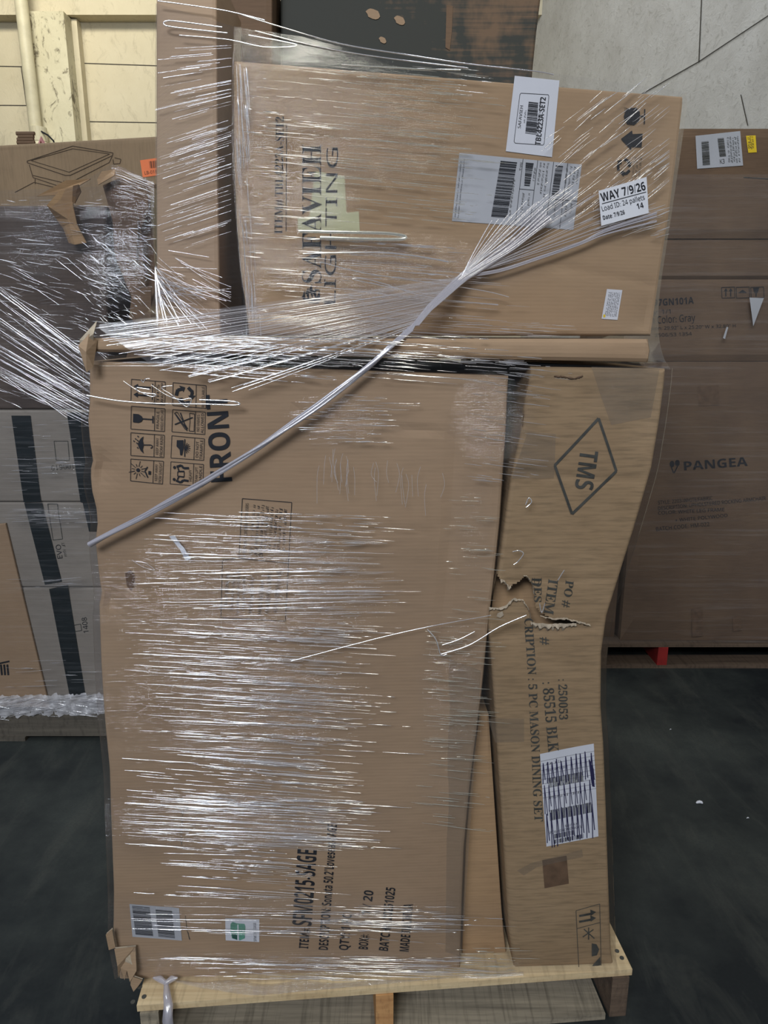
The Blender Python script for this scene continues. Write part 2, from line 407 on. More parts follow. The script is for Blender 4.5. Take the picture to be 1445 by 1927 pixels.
def carton_body(pl, left, right, depth, mat, nx=30, nz=40, rnd=.008, zmin=None, hole=None, mb=None, taper=0.0):
    mb = mb or MB()
    Lu = [pl.uv(*p) for p in left]; Ru = [pl.uv(*p) for p in right]
    if zmin is not None:
        for A in (Lu, Ru): A[-1] = (A[-1][0], zmin)
    fs = sorted({0, .004, .010, .02} | {i / nx for i in range(1, nx)} | {.98, .990, .996, 1})
    ft = sorted({0, .004, .010, .02} | {i / nz for i in range(1, nz)} | {.98, .990, .996, 1})
    front = []; uvpx = []
    for t in ft:
        a = lerp_poly(Lu, t); b = lerp_poly(Ru, t); row = []
        wd = math.hypot(b[0] - a[0], b[1] - a[1]); hh = abs(Lu[0][1] - Lu[-1][1])
        for q in fs:
            u = a[0] + (b[0] - a[0]) * q; v = a[1] + (b[1] - a[1]) * q
            e = min(q * wd, (1 - q) * wd, t * hh, (1 - t) * hh)
            off = pl.disp(u, v) * min(1, e / .02)
            if e < rnd: off -= rnd * (1 - math.sqrt(max(0, 1 - ((rnd - e) / rnd) ** 2)))
            row.append((u, v, off))
        front.append(row)
    n = len(fs); m = len(ft)
    V = [pl.pos(*c) for r in front for c in r]; F = []
    for i in range(m - 1):
        for j in range(n - 1):
            if hole:
                u = (front[i][j][0] + front[i + 1][j + 1][0]) / 2; v = (front[i][j][1] + front[i + 1][j + 1][1]) / 2
                if any(in_poly(u, v, h) for h in hole): continue
            F.append([i * n + j, (i + 1) * n + j, (i + 1) * n + j + 1, i * n + j + 1])
    mb.add(V, F, mat)
    loop = [front[i][0] for i in range(m)] + [front[-1][j] for j in range(1, n)] + [front[i][-1] for i in range(m - 2, -1, -1)] + [front[0][j] for j in range(n - 2, 0, -1)]
    rows = []
    for k in range(5):
        f = k / 4
        rows.append([pl.pos(u, v, o * (1 - f) - depth * f) for u, v, o in loop])
    mb.grid(rows, mat, closed=True, flip=True)
    mb.add(rows[-1], [list(range(len(loop)))[::-1]], mat)
    return mb
def carton_uv(name, label, pl, Lu, Ru, depth, mat, **kw):
    class Q: pass
    q = Q(); q.uv = lambda a, b: (a, b); q.pos = pl.pos; q.disp = pl.disp
    return carton(name, label, q, Lu, Ru, depth, mat, **kw)
def carton(name, label, pl, left, right, depth, mat, group=None, cat='box', **kw):
    mb = carton_body(pl, left, right, depth, mat, **kw)
    lo = min(p.z for p in mb.v); c = sum((p for p in mb.v), Vector()) / len(mb.v)
    root = empty(name, (c.x, c.y, lo)); tag(root, label, cat, group)
    mb.build('carton_body', root, smooth=False)
    return root

# ------------------------------------------------------------------ the setting
def quad_obj(name, pts, mat, kind='structure'):
    o = MB().add(pts, [list(range(len(pts)))], mat).build(name); tag(o, kind=kind); return o
quad_obj('floor', [(-7, -5, 0), (4.2, -5, 0), (4.2, 9, 0), (-7, 9, 0)], M['floor'])
WY = 7.5
PB = Plane((-5, WY), (5, WY))
mb = MB().box((-7, WY, 0), (8.6, 0, 0), (0, .2, 0), (0, 0, 6.2), M['wall_cream'])
wb = mb.build('wall_back'); tag(wb, kind='structure')
# wall beam above, panel gaps
b0 = PB.hit(0, 42).z
mb = MB().box((-7, WY - .16, b0), (8.6, 0, 0), (0, .16, 0), (0, 0, 6.2 - b0), M['wall_cream'])
tag(mb.build('trim_1'), kind='structure')
mb = MB()
for (x0, y0, x1, y1) in ((-40, 124, 118, 127), (152, 119, 300, 124), (-40, 198, 118, 199), (168, 229, 300, 231)):
    mb.line(PB, [(x0, y0), (x1, y1)], 1.6, M['joint'], .003)
mb.line(PB, [(40, 126), (50, 198)], 1.5, M['joint'], .003)
tag(mb.build('trim_2'), kind='structure')
RA, RB = Vector((1.4, 7.5, 0)), Vector((3.7, -4.0, 0))
PR = Plane(RA, RB)
dr = (RB - RA).normalized(); nr = Vector((-dr.y, dr.x, 0))
mb = MB().box(RA, RB - RA, nr * .2, (0, 0, 6.2), M['wall_grey'])
tag(mb.build('wall_right'), kind='structure')
mb = MB()
for pts in ([(1322, -30), (1316, 116)], [(1180, 193), (1316, 116), (1470, 14)], [(1395, 178), (1408, 236)]):
    mb.line(PR, pts, 1.8, M['joint'], .004)
tag(mb.build('trim_3'), kind='structure')
# post with flaking paint and its cap
mb = MB()
xl, xr = PB.hit(90, 150).x, PB.hit(152, 150).x
mb.box((xl, WY - .26, 0), (xr - xl, 0, 0), (0, .26, 0), (0, 0, b0 - .01), M['post'])
mb.box((xr, WY - .10, 0), (.05, 0, 0), (0, .10, 0), (0, 0, b0 - .01), M['wall_cream'])
po = mb.build('column', origin=((xl + xr) / 2, WY - .13, 0)); tag(po, kind='structure')
# down pipe
PP = Plane((-5, WY - .34), (5, WY - .34))
pt, pb_ = PP.hit(40, -10), PP.hit(72, 245)
mb = MB().tube([(pt.x - .02, WY - .34, 6.2), (pb_.x, WY - .34, 0.0)], .055, M['pipe'], 20)
root = mb.build('pipe', smooth=True); tag(root, 'cream painted vertical pipe in front of the back wall, with collar at its foot', 'pipe')
MB().tube([(pb_.x, WY - .34, pb_.z - .10), (pb_.x, WY - .34, pb_.z + .02)], .075, M['pipe'], 20).build('collar', root)
MB().tube([(pb_.x, WY - .34, pb_.z - .62), (pb_.x, WY - .34, pb_.z - .28), (pb_.x, WY - .34, pb_.z - .10)], [.16, .14, .07], M['pipe'], 20).build('fitting', root, smooth=True)
q = [PP.P(82, 250, .05), PP.P(96, 258, .06), PP.P(106, 268, .06), PP.P(112, 285, .05)]
tag(MB().tube(q, .008, M['ink'], 6).build('cable'), 'thin black cable curling out from behind the pipe foot', 'cable')

# ------------------------------------------------------------------ main pallet
PZ = .14
FL, FR = hit_z(246, 1893, PZ), hit_z(1190, 1824, PZ)
pex = (FR - FL).normalized(); pey = Vector((-pex.y, pex.x, 0)); PW = (FR - FL).length; PD = 1.12
pal = empty('pallet', (FL + FR) / 2 + pey * .5 - Vector((0, 0, PZ)))
tag(pal, 'weathered wooden pallet under the tall wrapped load in the middle', 'pallet')
def board(name, x0, y0, z0, lx, ly, lz, mat, par=None, o=None, ex=None, ey=None):
    o = o or Vector((FL.x, FL.y, 0)); ex = ex or pex; ey = ey or pey
    mb = MB().box(o + ex * x0 + ey * y0 + Vector((0, 0, z0)), ex * lx, ey * ly, Vector((0, 0, lz)), mat)
    return mb.build(name, par or pal)
d0 = None
for k, (y0, ly) in enumerate(((0, .15), (.20, .09), (.34, .09), (.49, .09), (.64, .09), (.79, .09), (.97, .15))):
    d = board('deck_board', 0 if k else .012, y0, PZ - .016, PW - (0 if k else .012), ly, .016, M['wood_pale'])
    if k == 0: d0 = d
for x0, mt in ((.018, 'wood_grey'), (PW / 2 - .028, 'wood_orange'), (PW - .045, 'wood_dark')):
    board('stringer', x0, -.004, .017, .038, PD - .01, PZ - .016 - .018, M[mt])
for y0, ly in ((.004, .15), (.45, .12), (.96, .15)):
    board('bottom_board', .0, y0, .001, PW - .05, ly, .016, M['wood_grey'])
mb = MB()
for (px, py) in ((263, 1858), (271, 1876), (250, 1886), (1161, 1790), (1170, 1803)):
    c = hit_z(px, py, PZ); MB().tube([c, c + Vector((0, 0, .0015))], .005, M['ink_grey'], 8).build('nail', d0)

# ------------------------------------------------------------------ main load: lower cartons
BK = .86
pl0 = Plane((-.55, 1.25), (.55, 1.29))
def U(px, py): return pl0.uv(px, py)
PLV = Plane((-.55, 1.25), (.55, 1.29), bulge(3, .0035, 2.4,
    creases=[(U(560, 775), U(870, 822), .003, .006), (U(500, 1010), U(860, 990), .0015, .006), (U(860, 800), U(830, 1230), .002, .006), (U(843, 1210), U(838, 1780), .002, .005), (U(320, 700), U(322, 1750), .0008, .004)],
    dents=[(U(200, 1130), .03, .010), (U(180, 880), .03, .010), (U(240, 1100), .012, .004), (U(200, 1390), .03, .006)]))
loveL = [(166, 680), (166, 760), (163, 790), (166, 830), (172, 868), (167, 888), (170, 925), (178, 955), (181, 985), (177, 1020), (181, 1060), (185, 1095), (189, 1118), (184, 1140), (188, 1250), (191, 1300), (194, 1345), (197, 1380), (204, 1450), (206, 1520), (209, 1600), (212, 1680), (211, 1755), (216, 1790), (222, 1836)]
loveR = [(958, 708), (953, 814), (942, 980), (930, 1100), (921, 1170), (908, 1300), (895, 1400), (883, 1500), (874, 1600), (870, 1700), (866, 1830)]
love = carton('carton', 'large brown loveseat carton printed FRONT, standing on end under the film', PLV, loveL, loveR, BK, M['card_love'], nx=40, nz=90, zmin=PZ)

tear = [[U(*p) for p in ((924, 1080), (934, 1078), (945, 1097), (958, 1105), (975, 1098), (990, 1085), (1002, 1099), (1008, 1118), (1009, 1142), (1020, 1157), (1040, 1166), (1062, 1165), (1085, 1170), (1112, 1179), (1085, 1174), (1050, 1177), (1012, 1177), (1000, 1168), (996, 1152), (985, 1133), (966, 1130), (950, 1143), (936, 1146), (918, 1143))]]
PT = Plane((-.55, 1.25), (.55, 1.29), bulge(11, .0045, 3.0,
    creases=[(U(930, 1200), U(1130, 1175), .003, .012), (U(960, 1095), U(1170, 1088), .002, .008), (U(970, 890), U(1215, 905), .002, .01), (U(940, 1180), U(1135, 1290), .002, .02)],
    dents=[(U(1110, 750), .03, .005), (U(1200, 790), .04, .006), (U(1000, 1150), .05, .006)]))
tmsL = [(1000, 690), (990, 740), (980, 815), (962, 900), (950, 985), (938, 1075), (930, 1110), (918, 1165), (925, 1250), (935, 1400), (948, 1600), (958, 1760), (967, 1836)]
tmsR = [(1254, 694), (1252, 720), (1243, 790), (1228, 880), (1205, 960), (1193, 1000), (1168, 1080), (1143, 1160), (1133, 1230), (1132, 1330), (1137, 1400), (1141, 1500), (1146, 1650), (1151, 1790), (1154, 1826)]
tms = carton('carton', 'tall narrow dining set carton with a torn hole and scribbled label, beside the loveseat carton', PT, tmsL, tmsR, BK, M['card_tms'], nx=90, nz=330, zmin=PZ, hole=tear)
# the panel seen through the tear, and its ragged rim
PTi = Plane((-.55, 1.25), (.55, 1.29)); mb = MB()
mb.sheet(PTi, [(942, 1070), (1130, 1070), (1130, 1195), (930, 1195)], M['card_inner'], -.045)
mb.build('inner_panel', tms)
rr = random.Random(4); mb = MB()
def rag(mb, pts, w0, w1, mat, sf, lift=.004, seed=1):
    r = random.Random(seed); P = []
    for (x0, y0), (x1, y1) in zip(pts, pts[1:]):
        k = max(2, int(math.hypot(x1 - x0, y1 - y0) / 3))
        for i in range(k): P.append((x0 + (x1 - x0) * i / k, y0 + (y1 - y0) * i / k))
    P.append(pts[-1]); A = []; B = []; C = []
    for x, y in P:
        j = r.uniform(-1, 1); ww = r.uniform(w0, w1)
        A.append(sf.P(x + j, y + r.uniform(-1, 1), .0015)); B.append(sf.P(x + j * .5, y + ww * .55, lift * r.uniform(.5, 1.5))); C.append(sf.P(x - j, y + ww, r.uniform(-.002, lift * .6)))
    mb.grid([A, B, C], mat)
rag(mb, [(920, 1143), (938, 1144), (952, 1140), (966, 1127), (985, 1130), (997, 1148), (1001, 1166)], 2, 7, M['fibre'], PT, .005, 2)
rag(mb, [(1000, 1172), (1015, 1175), (1050, 1175), (1085, 1173)], 4, 15, M['fibre'], PT, .006, 3)
rag(mb, [(941, 1089), (950, 1093), (958, 1104), (962, 1101)], 4, 12, M['fibre'], PT, .007, 5)
rag(mb, [(985, 1083), (992, 1083), (1002, 1098), (1006, 1118)], 2, 4, M['fibre'], PT, .004, 6)
rag(mb, [(1018, 1160), (1042, 1164), (1062, 1162), (1086, 1168), (1110, 1176)], 2, 6, M['fibre'], PT, .005, 7)
mb.poly(PT, [(936, 1154), (945, 1150), (948, 1158), (941, 1163), (934, 1160)], M['fibre'], .003)
mb.build('torn_fibre', tms)
# carton standing in the gap behind
gl_, gr_ = [], []
for k in range(9):
    v = PZ + .60 * (1 - k / 8)
    def edge(P): 
        q = [pl0.uv(*p) for p in P]
        for (a, b), (c, d) in zip(q, q[1:]):
            if d <= v <= b: return a + (c - a) * (b - v) / (b - d)
        return q[-1][0]
    gl_.append((edge(loveR) + .008, v)); gr_.append((max(edge(tmsL) - .008, edge(loveR) + .02), v))
carton_uv('carton', 'clean orange-brown carton in the gap between loveseat carton and dining set carton', Plane((-.55, 1.29), (.55, 1.33)), gl_, gr_, .5, M['card_inner'], nx=5, nz=10, rnd=.004)

# ------------------------------------------------------------------ loveseat carton's lid, built as a slab of its own
PLID = Plane((-.55, 1.236), (.55, 1.276), bulge(21, .004, 4))
lid = carton('cardboard_tray', 'crushed flat cardboard tray lying across the top of the loveseat carton', PLID, [(172, 636), (163, 646), (168, 662)], [(1222, 638), (1226, 660), (1222, 682)], .84, M['card'], nx=60, nz=6, cat='tray')
mb = MB()
for k, (pts) in enumerate(([(150, 640), (168, 620), (186, 603), (180, 628), (176, 655), (166, 668), (153, 660)], [(155, 650), (172, 628), (183, 640), (180, 690), (168, 700)])):
    V = [PLID.P(x + rr.uniform(-1.5, 1.5), y, .006 + rr.uniform(-.008, .012)) for x, y in pts]
    c = sum(V, Vector()) / len(V) + Vector((0, -.012, 0)); V.append(c); n = len(pts)
    mb.add(V, [(i, (i + 1) % n, n) for i in range(n)], M['fibre'] if k == 0 else M['card'])
mb.build('crumpled_corner', lid)

# ------------------------------------------------------------------ upper cartons
pls = Plane((-.28, 1.32), (.5, 1.46))
def US(px, py): return pls.uv(px, py)
PS = Plane((-.28, 1.32), (.5, 1.46), bulge(31, .002, 2.0, creases=[(US(1040, 500), US(1250, 540), .002, .01)], dents=[(US(1230, 600), .04, .006)]))
LIDZ = 1.4985
safL = [(441, 112), (440, 135), (441, 300), (446, 420), (455, 520), (466, 600), (470, 645)]
safR = [(1288, 180), (1287, 200), (1275, 300), (1262, 400), (1246, 500), (1232, 600), (1226, 645)]
saf = carton('carton', 'brown lighting carton with white labels, front-most on top of the load', PS, safL, safR, .36, M['card_saf'], nx=40, nz=50, zmin=LIDZ)
PTL = Plane((-1, 1.62), (1, 1.62), bulge(41, .002, 2))
tall = carton('carton', 'tall plain carton rising past the picture top behind the lighting carton', PTL, [(293, -60), (293, 300), (294, 560), (296, 632)], [(407, -60), (409, 300), (413, 560), (415, 632)], .25, M['card_tall'], nx=14, nz=40, zmin=LIDZ)
PT2 = Plane((-1, 1.90), (1, 1.90), bulge(43, .002, 2))
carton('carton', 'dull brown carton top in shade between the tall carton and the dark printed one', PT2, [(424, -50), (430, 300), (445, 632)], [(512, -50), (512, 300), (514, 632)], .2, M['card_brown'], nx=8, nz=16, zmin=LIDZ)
PDK = Plane((-1, 1.96), (1, 1.96), bulge(47, .003, 2))
dark = carton('carton', 'dark ink-covered carton at the picture top, behind the lighting carton', PDK, [(527, -70), (528, 200), (530, 640)], [(1026, -70), (1010, 60), (1003, 130), (985, 400), (965, 640)], .2, M['dark_print'], nx=24, nz=30, zmin=LIDZ)
mb = MB()
for (cx, cy, a, b) in ((702, 27, 12, 8), (752, 39, 9, 7), (720, 76, 6, 5)):
    mb = MB().poly(PDK, [(cx + a * math.cos(k * .52) * (1 + .15 * math.sin(k * 3)) + b * .6 * math.sin(k * .52), cy + b * 1.3 * math.sin(k * .52)) for k in range(12)], M['card'], .002); mb.build('worn_patch', dark)
mb = MB().poly(PDK, [(840, 10), (852, 12), (850, 60), (846, 95), (838, 90)], M['card_brown'], .002)
mb.build('worn_patch', dark)

# ------------------------------------------------------------------ printing on the loveseat carton
mb = MB(); S, I = PLV, M['ink']
mb.text(S, 'FRONT', (437, 905), (427, 741), 39, I, style='bold')
mb.build('printed_word', love)
mb = MB()
cells = [[(247, 713.5), (310.5, 718.6), (309.4, 762), (246, 756.5)], [(247, 764), (310, 769), (309, 812), (246, 807)], [(246, 814), (309, 819), (308, 861), (246, 857)], [(246, 863.5), (307.5, 868), (305.7, 910.6), (245.7, 904.6)],
         [(325, 720), (387.5, 725.6), (386.8, 768.5), (324.3, 763)], [(324.3, 770.7), (386, 775.6), (385, 817.6), (322.8, 812.6)], [(322.8, 820), (384.5, 825.7), (383, 866), (321.3, 862)], [(321.3, 869), (382.8, 873.8), (381.6, 915), (320, 910.6)]]
words = [('THIS', 'WAY UP'), ('FRAGILE', 'HANDLE WITH CARE'), ('KEEP AWAY', 'FROM RAIN'), ('KEEP AWAY', 'FROM SUNLIGHT'), ('', 'RECYCLABLE'), ('NO KNIVES', 'ALLOWED'), ('DO NOT', 'TRAMPLE'), ('TEAM LIFT', 'HANDLE')]
for c, (wa, wb_) in zip(cells, words):
    mb.line(S, c, 1.0, I, close=True)
    mb.line(S, [bil(c, .70, 0), bil(c, .70, 1)], 1.0, I)
    if wa: mb.text(S, wa, bil(c, .83, .88), bil(c, .83, .14), 4.8, I)
    mb.text(S, wb_, bil(c, .96, .95), bil(c, .96, .06), 5.2, I)
def cp(c, pts): return [bil(c, *p) for p in pts]
c = cells[0]
for t in (.30, .66):
    mb.poly(S, cp(c, [(.07, t), (.20, t - .12), (.20, t + .12)]), I); mb.line(S, cp(c, [(.18, t), (.58, t)]), 2.6, I)
mb.line(S, cp(c, [(.63, .12), (.63, .82)]), 1.6, I)
c = cells[1]
mb.poly(S, cp(c, [(.06, .33), (.06, .70), (.22, .71), (.31, .65), (.36, .52), (.31, .40), (.22, .33)]), I); mb.line(S, cp(c, [(.35, .52), (.64, .52)]), 2.2, I); mb.line(S, cp(c, [(.65, .36), (.65, .68)]), 2.4, I)
c = cells[2]
mb.poly(S, cp(c, [(.38, .12), (.30, .22), (.24, .36), (.21, .48), (.24, .62), (.31, .78), (.39, .88), (.36, .70), (.39, .5), (.36, .3)]), I)
mb.line(S, cp(c, [(.36, .5), (.60, .48), (.65, .52), (.64, .60), (.59, .62)]), 1.8, I)
for (a, b) in ((.08, .34), (.13, .24), (.20, .12), (.17, .42), (.19, .30), (.19, .62)): mb.line(S, cp(c, [(a, b), (a + .035, b + .05)]), 2.0, I)
c = cells[3]
mb.disc(S, bil(c, .23, .48), 3.6, I)
for k in range(12):
    a = k * math.pi / 6 + .2; r0, r1 = .10, (.30 if k % 2 else .2)
    mb.line(S, cp(c, [(.23 + r0 * math.cos(a), .48 + r0 * 1.5 * math.sin(a)), (.23 + r1 * math.cos(a), .48 + r1 * 1.4 * math.sin(a))]), 1.1, I)
mb.line(S, cp(c, [(.52, .30), (.44, .50), (.54, .78)]), 2.2, I); mb.poly(S, cp(c, [(.55, .48), (.63, .48), (.63, .64), (.55, .64)]), I)
c = cells[4]
for k in range(3):
    a = k * 2 * math.pi / 3 + 3.0; ctr = (.36, .5)
    def pt(r, th): return (ctr[0] + r * math.cos(th), ctr[1] + 1.42 * r * math.sin(th))
    mb.line(S, cp(c, [pt(.26, a), pt(.26, a + .75)]), 6.2, I); mb.line(S, cp(c, [pt(.26, a + .70), pt(.20, a + 1.25)]), 5.5, I)
    mb.poly(S, cp(c, [pt(.33, a + 1.15), pt(.10, a + 1.25), pt(.24, a + 1.75)]), I)
c = cells[5]
mb.line(S, cp(c, [(.06, .16), (.14, .10), (.48, .80), (.40, .84), (.06, .16)]), 1.2, I); mb.line(S, cp(c, [(.10, .2), (.42, .78)]), 2.0, I); mb.line(S, cp(c, [(.24, .12), (.46, .9)]), 2.0, I); mb.line(S, cp(c, [(.08, .66), (.62, .28)]), 2.0, I)
mb.line(S, cp(c, [(.52, .10), (.67, .12), (.67, .9), (.52, .9), (.54, .5), (.52, .10)]), 1.0, I)
c = cells[6]
mb.poly(S, cp(c, [(.16, .18), (.36, .15), (.38, .48), (.34, .84), (.28, .84), (.26, .60), (.16, .46)]), I); mb.line(S, cp(c, [(.40, .10), (.42, .9)]), 2.0, I)
for k in range(7): mb.line(S, cp(c, [(.43, .5), (.43 + .15 * math.cos(k * .42 - 1.26), .5 + .25 * math.sin(k * .42 - 1.26))]), 1.2, I)
c = cells[7]
for t, sg in ((.24, 1), (.78, -1)):
    mb.disc(S, bil(c, .12, t), 2.8, I)
    mb.line(S, cp(c, [(.18, t - .04 * sg), (.32, t - .12 * sg), (.40, t), (.56, t - .02 * sg)]), 4.0, I); mb.line(S, cp(c, [(.22, t), (.26, t + .16 * sg), (.42, t + .14 * sg)]), 2.4, I)
mb.line(S, cp(c, [(.22, .42), (.42, .40), (.42, .62), (.22, .62)]), 1.4, I, close=True)
mb.text(S, 'HEAVY', bil(c, .66, .80), bil(c, .64, .28), 5, I)
mb.build('handling_symbols', love)
mb = MB()
mb.line(S, [(456, 938), (549, 945), (543, 1059), (450, 1050)], 1.1, I, close=True)
mb.line(S, [(450, 1050), (419, 1053)], 1.1, I); mb.line(S, [(419, 1053), (416, 1161), (537, 1168), (543, 1059)], 1.1, I)
mb.text(S, 'ATTENTION: CALIFORNIA 93120 USERS', (463, 1048), (468, 947), 5.5, I)
for k in range(8): mb.scribble_text(S, (475 + k * 8.6, 1046 - (10 if k > 2 else 0)), (480 + k * 8.6, 950 + k * 1.2), 5, I, seed=k)
mb.line(S, [(494, 1050), (486, 1043), (494, 1040)], 1, I, close=True)
mb.text(S, 'KARIT KREINE INS', (428, 1138), (432, 1079), 5.6, I)
mb.text(S, 'TSCA TITLE VI compliant', (438, 1148), (443, 1079), 4.6, I)
mb.text(S, 'Formaldehyde 93120 Phase 2', (449, 1156), (453, 1068), 4.6, I)
mb.text(S, 'Composite wood products', (459, 1148), (462, 1082), 4.6, I)
mb.text(S, 'MFG Date: 10/2024', (474, 1153), (478, 1086), 5.6, I)
mb.text(S, 'MADE IN CHINA', (492, 1155), (497, 1092), 6.2, I)
mb.text(S, 'FOR RESIDENTIAL USE ONLY', (506, 1153), (511, 1075), 6.2, I)
mb.text(S, 'NOT FOR COMMERCIAL USE', (522, 1152), (529, 1076), 6.6, I)
mb.build('notice_print', love)
mb = MB()
mb.text(S, 'ITEM#:', (580, 1784), (583, 1746), 17, I, style='bold')
mb.text(S, 'SFM0215-SAGE', (586, 1742), (596, 1600), 35, I, style='bold')
B_ = dict(style='bold')
mb.text(S, 'DESCRIPTION: Sonata 50.2"Loveseat-SAGE', (617, 1787), (634, 1552), 17, I, **B_)
mb.text(S, 'QTY: 1 PC', (655, 1788), (662, 1720), 17, I, **B_); mb.text(S, 'BOX#:', (692, 1786), (694, 1758), 17, I, **B_); mb.text(S, '1 / 20', (696, 1722), (703, 1676), 17, I, **B_)
mb.text(S, 'BATCH#: 20251025', (730, 1789), (744, 1670), 17, I, **B_); mb.text(S, 'MADE IN CHINA', (769, 1790), (777, 1700), 17, I, **B_)
mb.build('item_print', love)
mb = MB(); mb.sheet(S, [(244, 1700), (337, 1708), (343, 1768), (250, 1761)], M['white_dull'], .0012)
mb.bars(S, [(249, 1703), (282, 1706), (289, 1760), (256, 1757)], 34, I, .002, 't', 5); mb.bars(S, [(293, 1710), (324, 1713), (330, 1764), (299, 1761)], 34, I, .002, 't', 8)
mb.build('barcode_label', love)
mb = MB(); mb.sheet(S, [(424, 1727), (488, 1729), (488, 1772), (425, 1768)], M['white'], .0012)
mb.poly(S, [(434, 1737), (438, 1733), (446, 1736), (460, 1737), (462, 1742), (461, 1764), (452, 1768), (437, 1764), (434, 1750)], M['green'], .002)
mb.poly(S, [(447, 1738), (449, 1738), (450, 1768), (447, 1768)], M['white'], .0024); mb.poly(S, [(437, 1754), (446, 1757), (447, 1767), (438, 1763)], M['green_dark'], .0024)
mb.text(S, 'SFM0215-SAGE', (483, 1770), (482, 1735), 5, I, .002)
mb.build('product_sticker', love)
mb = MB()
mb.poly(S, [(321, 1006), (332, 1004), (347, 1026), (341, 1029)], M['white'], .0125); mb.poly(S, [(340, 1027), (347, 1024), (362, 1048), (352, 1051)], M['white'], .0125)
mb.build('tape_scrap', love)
mb = MB()
for k, pts in enumerate(([(222, 1768), (258, 1772), (262, 1812), (250, 1832), (244, 1812), (238, 1834), (232, 1808), (226, 1832), (228, 1800)], [(206, 1742), (216, 1735), (222, 1772), (212, 1770)], [(252, 1822), (274, 1826), (266, 1838), (256, 1852), (250, 1840)])):
    V = [S.P(x, y, .014 + rr.uniform(-.004, .01)) for x, y in pts]; mb.add(V, [list(range(len(V)))], M['card'])
    V2 = [p + Vector((0, .004, 0)) for p in V]; mb.add(V2, [list(range(len(V)))[::-1]], M['fibre'])
mb.build('frayed_corner', love)
for sc in ([(343, 1518), (344, 1535), (341, 1560), (342, 1588)], [(349, 1720), (352, 1745), (357, 1764)]):
    mb = MB(); rag(mb, sc, 2, 5, M['ink_grey'], S, .002, 9); mb.build('scuff_mark', love)
MB().poly(S, [(236, 1078), (246, 1072), (254, 1080), (254, 1100), (247, 1112), (238, 1104)], M['ink_soft'], .0016).build('scuff_mark', love)
mb = MB(); mb.sheet(S, [(845, 1240), (905, 1262), (868, 1800), (838, 1790)], M['tape_brown'], .0009, 10); mb.build('packing_tape', love)

# ------------------------------------------------------------------ printing on the dining set carton
mb = MB(); S, G = PT, M['ink_grey']
mb.line(S, [(1126, 787), (1159, 886), (1076, 967), (1043, 875)], 5, G, close=True)
mb.text(S, 'TMS', (1091, 845), (1081, 918), 33, G, style='bold')
mb.build('diamond_logo', tms)
mb = MB()
mb.text(S, 'D', (1002, 1088), (1000, 1102), 15, G, style='serif'); mb.text(S, 'ESC', (1006, 1104), (1004, 1134), 14, G, style='serif') if False else None
mb.text(S, 'DES', (1006, 1088), (1006, 1135), 14, G, style='serif')
mb.text(S, 'CRIPTION : 5 PC MASON DINING SET', (988, 1166), (1006, 1546), 16, G, style='serif')
mb.text(S, 'ITEM', (1033, 1090), (1024, 1156), 18, G, style='serif')
mb.text(S, '#', (1018, 1200), (1018, 1214), 17, G); mb.text(S, 'PO #', (1065, 1092), (1058, 1142), 15, G, style='serif')
mb.text(S, ': 85515 BLK', (1020, 1284), (1032, 1416), 20, G, style='serif')
mb.text(S, ': 250053', (1050, 1278), (1052, 1354), 16, G, style='serif')
mb.build('serif_print', tms)
mb = MB()
mb.line(S, [(1083, 1712), (1128, 1700), (1131, 1822), (1089, 1828)], 1.1, G, close=True); mb.line(S, [(1085, 1746), (1128, 1735)], 1.1, G)
mb.line(S, [(1089, 1722), (1112, 1718)], 4, G); mb.line(S, [(1089, 1733), (1112, 1729)], 4, G)
for yy in (1716, 1727): mb.poly(S, [(1110, yy - 6), (1121, yy - 1), (1111, yy + 6)], G)
for a, b in (((1098, 1747), (1118, 1765)), ((1096, 1762), (1116, 1748)), ((1107, 1744), (1107, 1767))): mb.line(S, [a, b], 2, G)
mb.poly(S, [(1113, 1774), (1122, 1776), (1127, 1786), (1123, 1797), (1113, 1799)], G); mb.poly(S, [(1118, 1812), (1129, 1800), (1130, 1816), (1112, 1820)], G)
mb.build('handling_symbols', tms)
for sc, w_ in (([(1042, 706), (1060, 708), (1080, 711), (1096, 706)], 6), ([(993, 706), (990, 722), (986, 738)], 9), ([(985, 772), (982, 800)], 7)):
    mb = MB(); rag(mb, sc, w_ * .3, w_ * .8, M['ink_soft'], S, .0022, int(sc[0][0])); mb.build('scuff_mark', tms)
lab = [(1016, 1419), (1117, 1399), (1126, 1574), (1028, 1593)]
mb = MB(); mb.sheet(S, lab, M['white'], .0012)
for k in range(9): mb.line(S, [bil(lab, 0, .08 + k * .05), bil(lab, 1, .08 + k * .05)], .5, G, .0016)
mb.bars(S, [bil(lab, .12, .28), bil(lab, .78, .28), bil(lab, .78, .38), bil(lab, .12, .38)], 40, M['ink_grey'], .0018, 's', 2)
mb.bars(S, [bil(lab, .1, .62), bil(lab, .92, .62), bil(lab, .92, .73), bil(lab, .1, .73)], 42, I, .0018, 's', 4)
mb.bars(S, [bil(lab, .16, .88), bil(lab, .55, .88), bil(lab, .55, .93), bil(lab, .16, .93)], 24, I, .0018, 's', 6)
mb.bars(S, [bil(lab, .14, .94), bil(lab, .72, .94), bil(lab, .72, .985), bil(lab, .14, .985)], 30, I, .0018, 's', 7)
mb.text(S, '85515BLK', bil(lab, .38, .83), bil(lab, .62, .83), 4, I, .0018)
mb.text(S, '5PC MASON CROSSBACK SET', bil(lab, .06, .87), bil(lab, .74, .87), 4.5, I, .0018)
mb.scribble_text(S, bil(lab, .1, .13), bil(lab, .4, .13), 4, I, .0018, 4); mb.scribble_text(S, bil(lab, .1, .2), bil(lab, .5, .2), 4, I, .0018, 5); mb.scribble_text(S, bil(lab, .1, .5), bil(lab, .7, .5), 4, I, .0018, 6)
labo = mb.build('shipping_label', tms)
mb = MB(); r = random.Random(8)
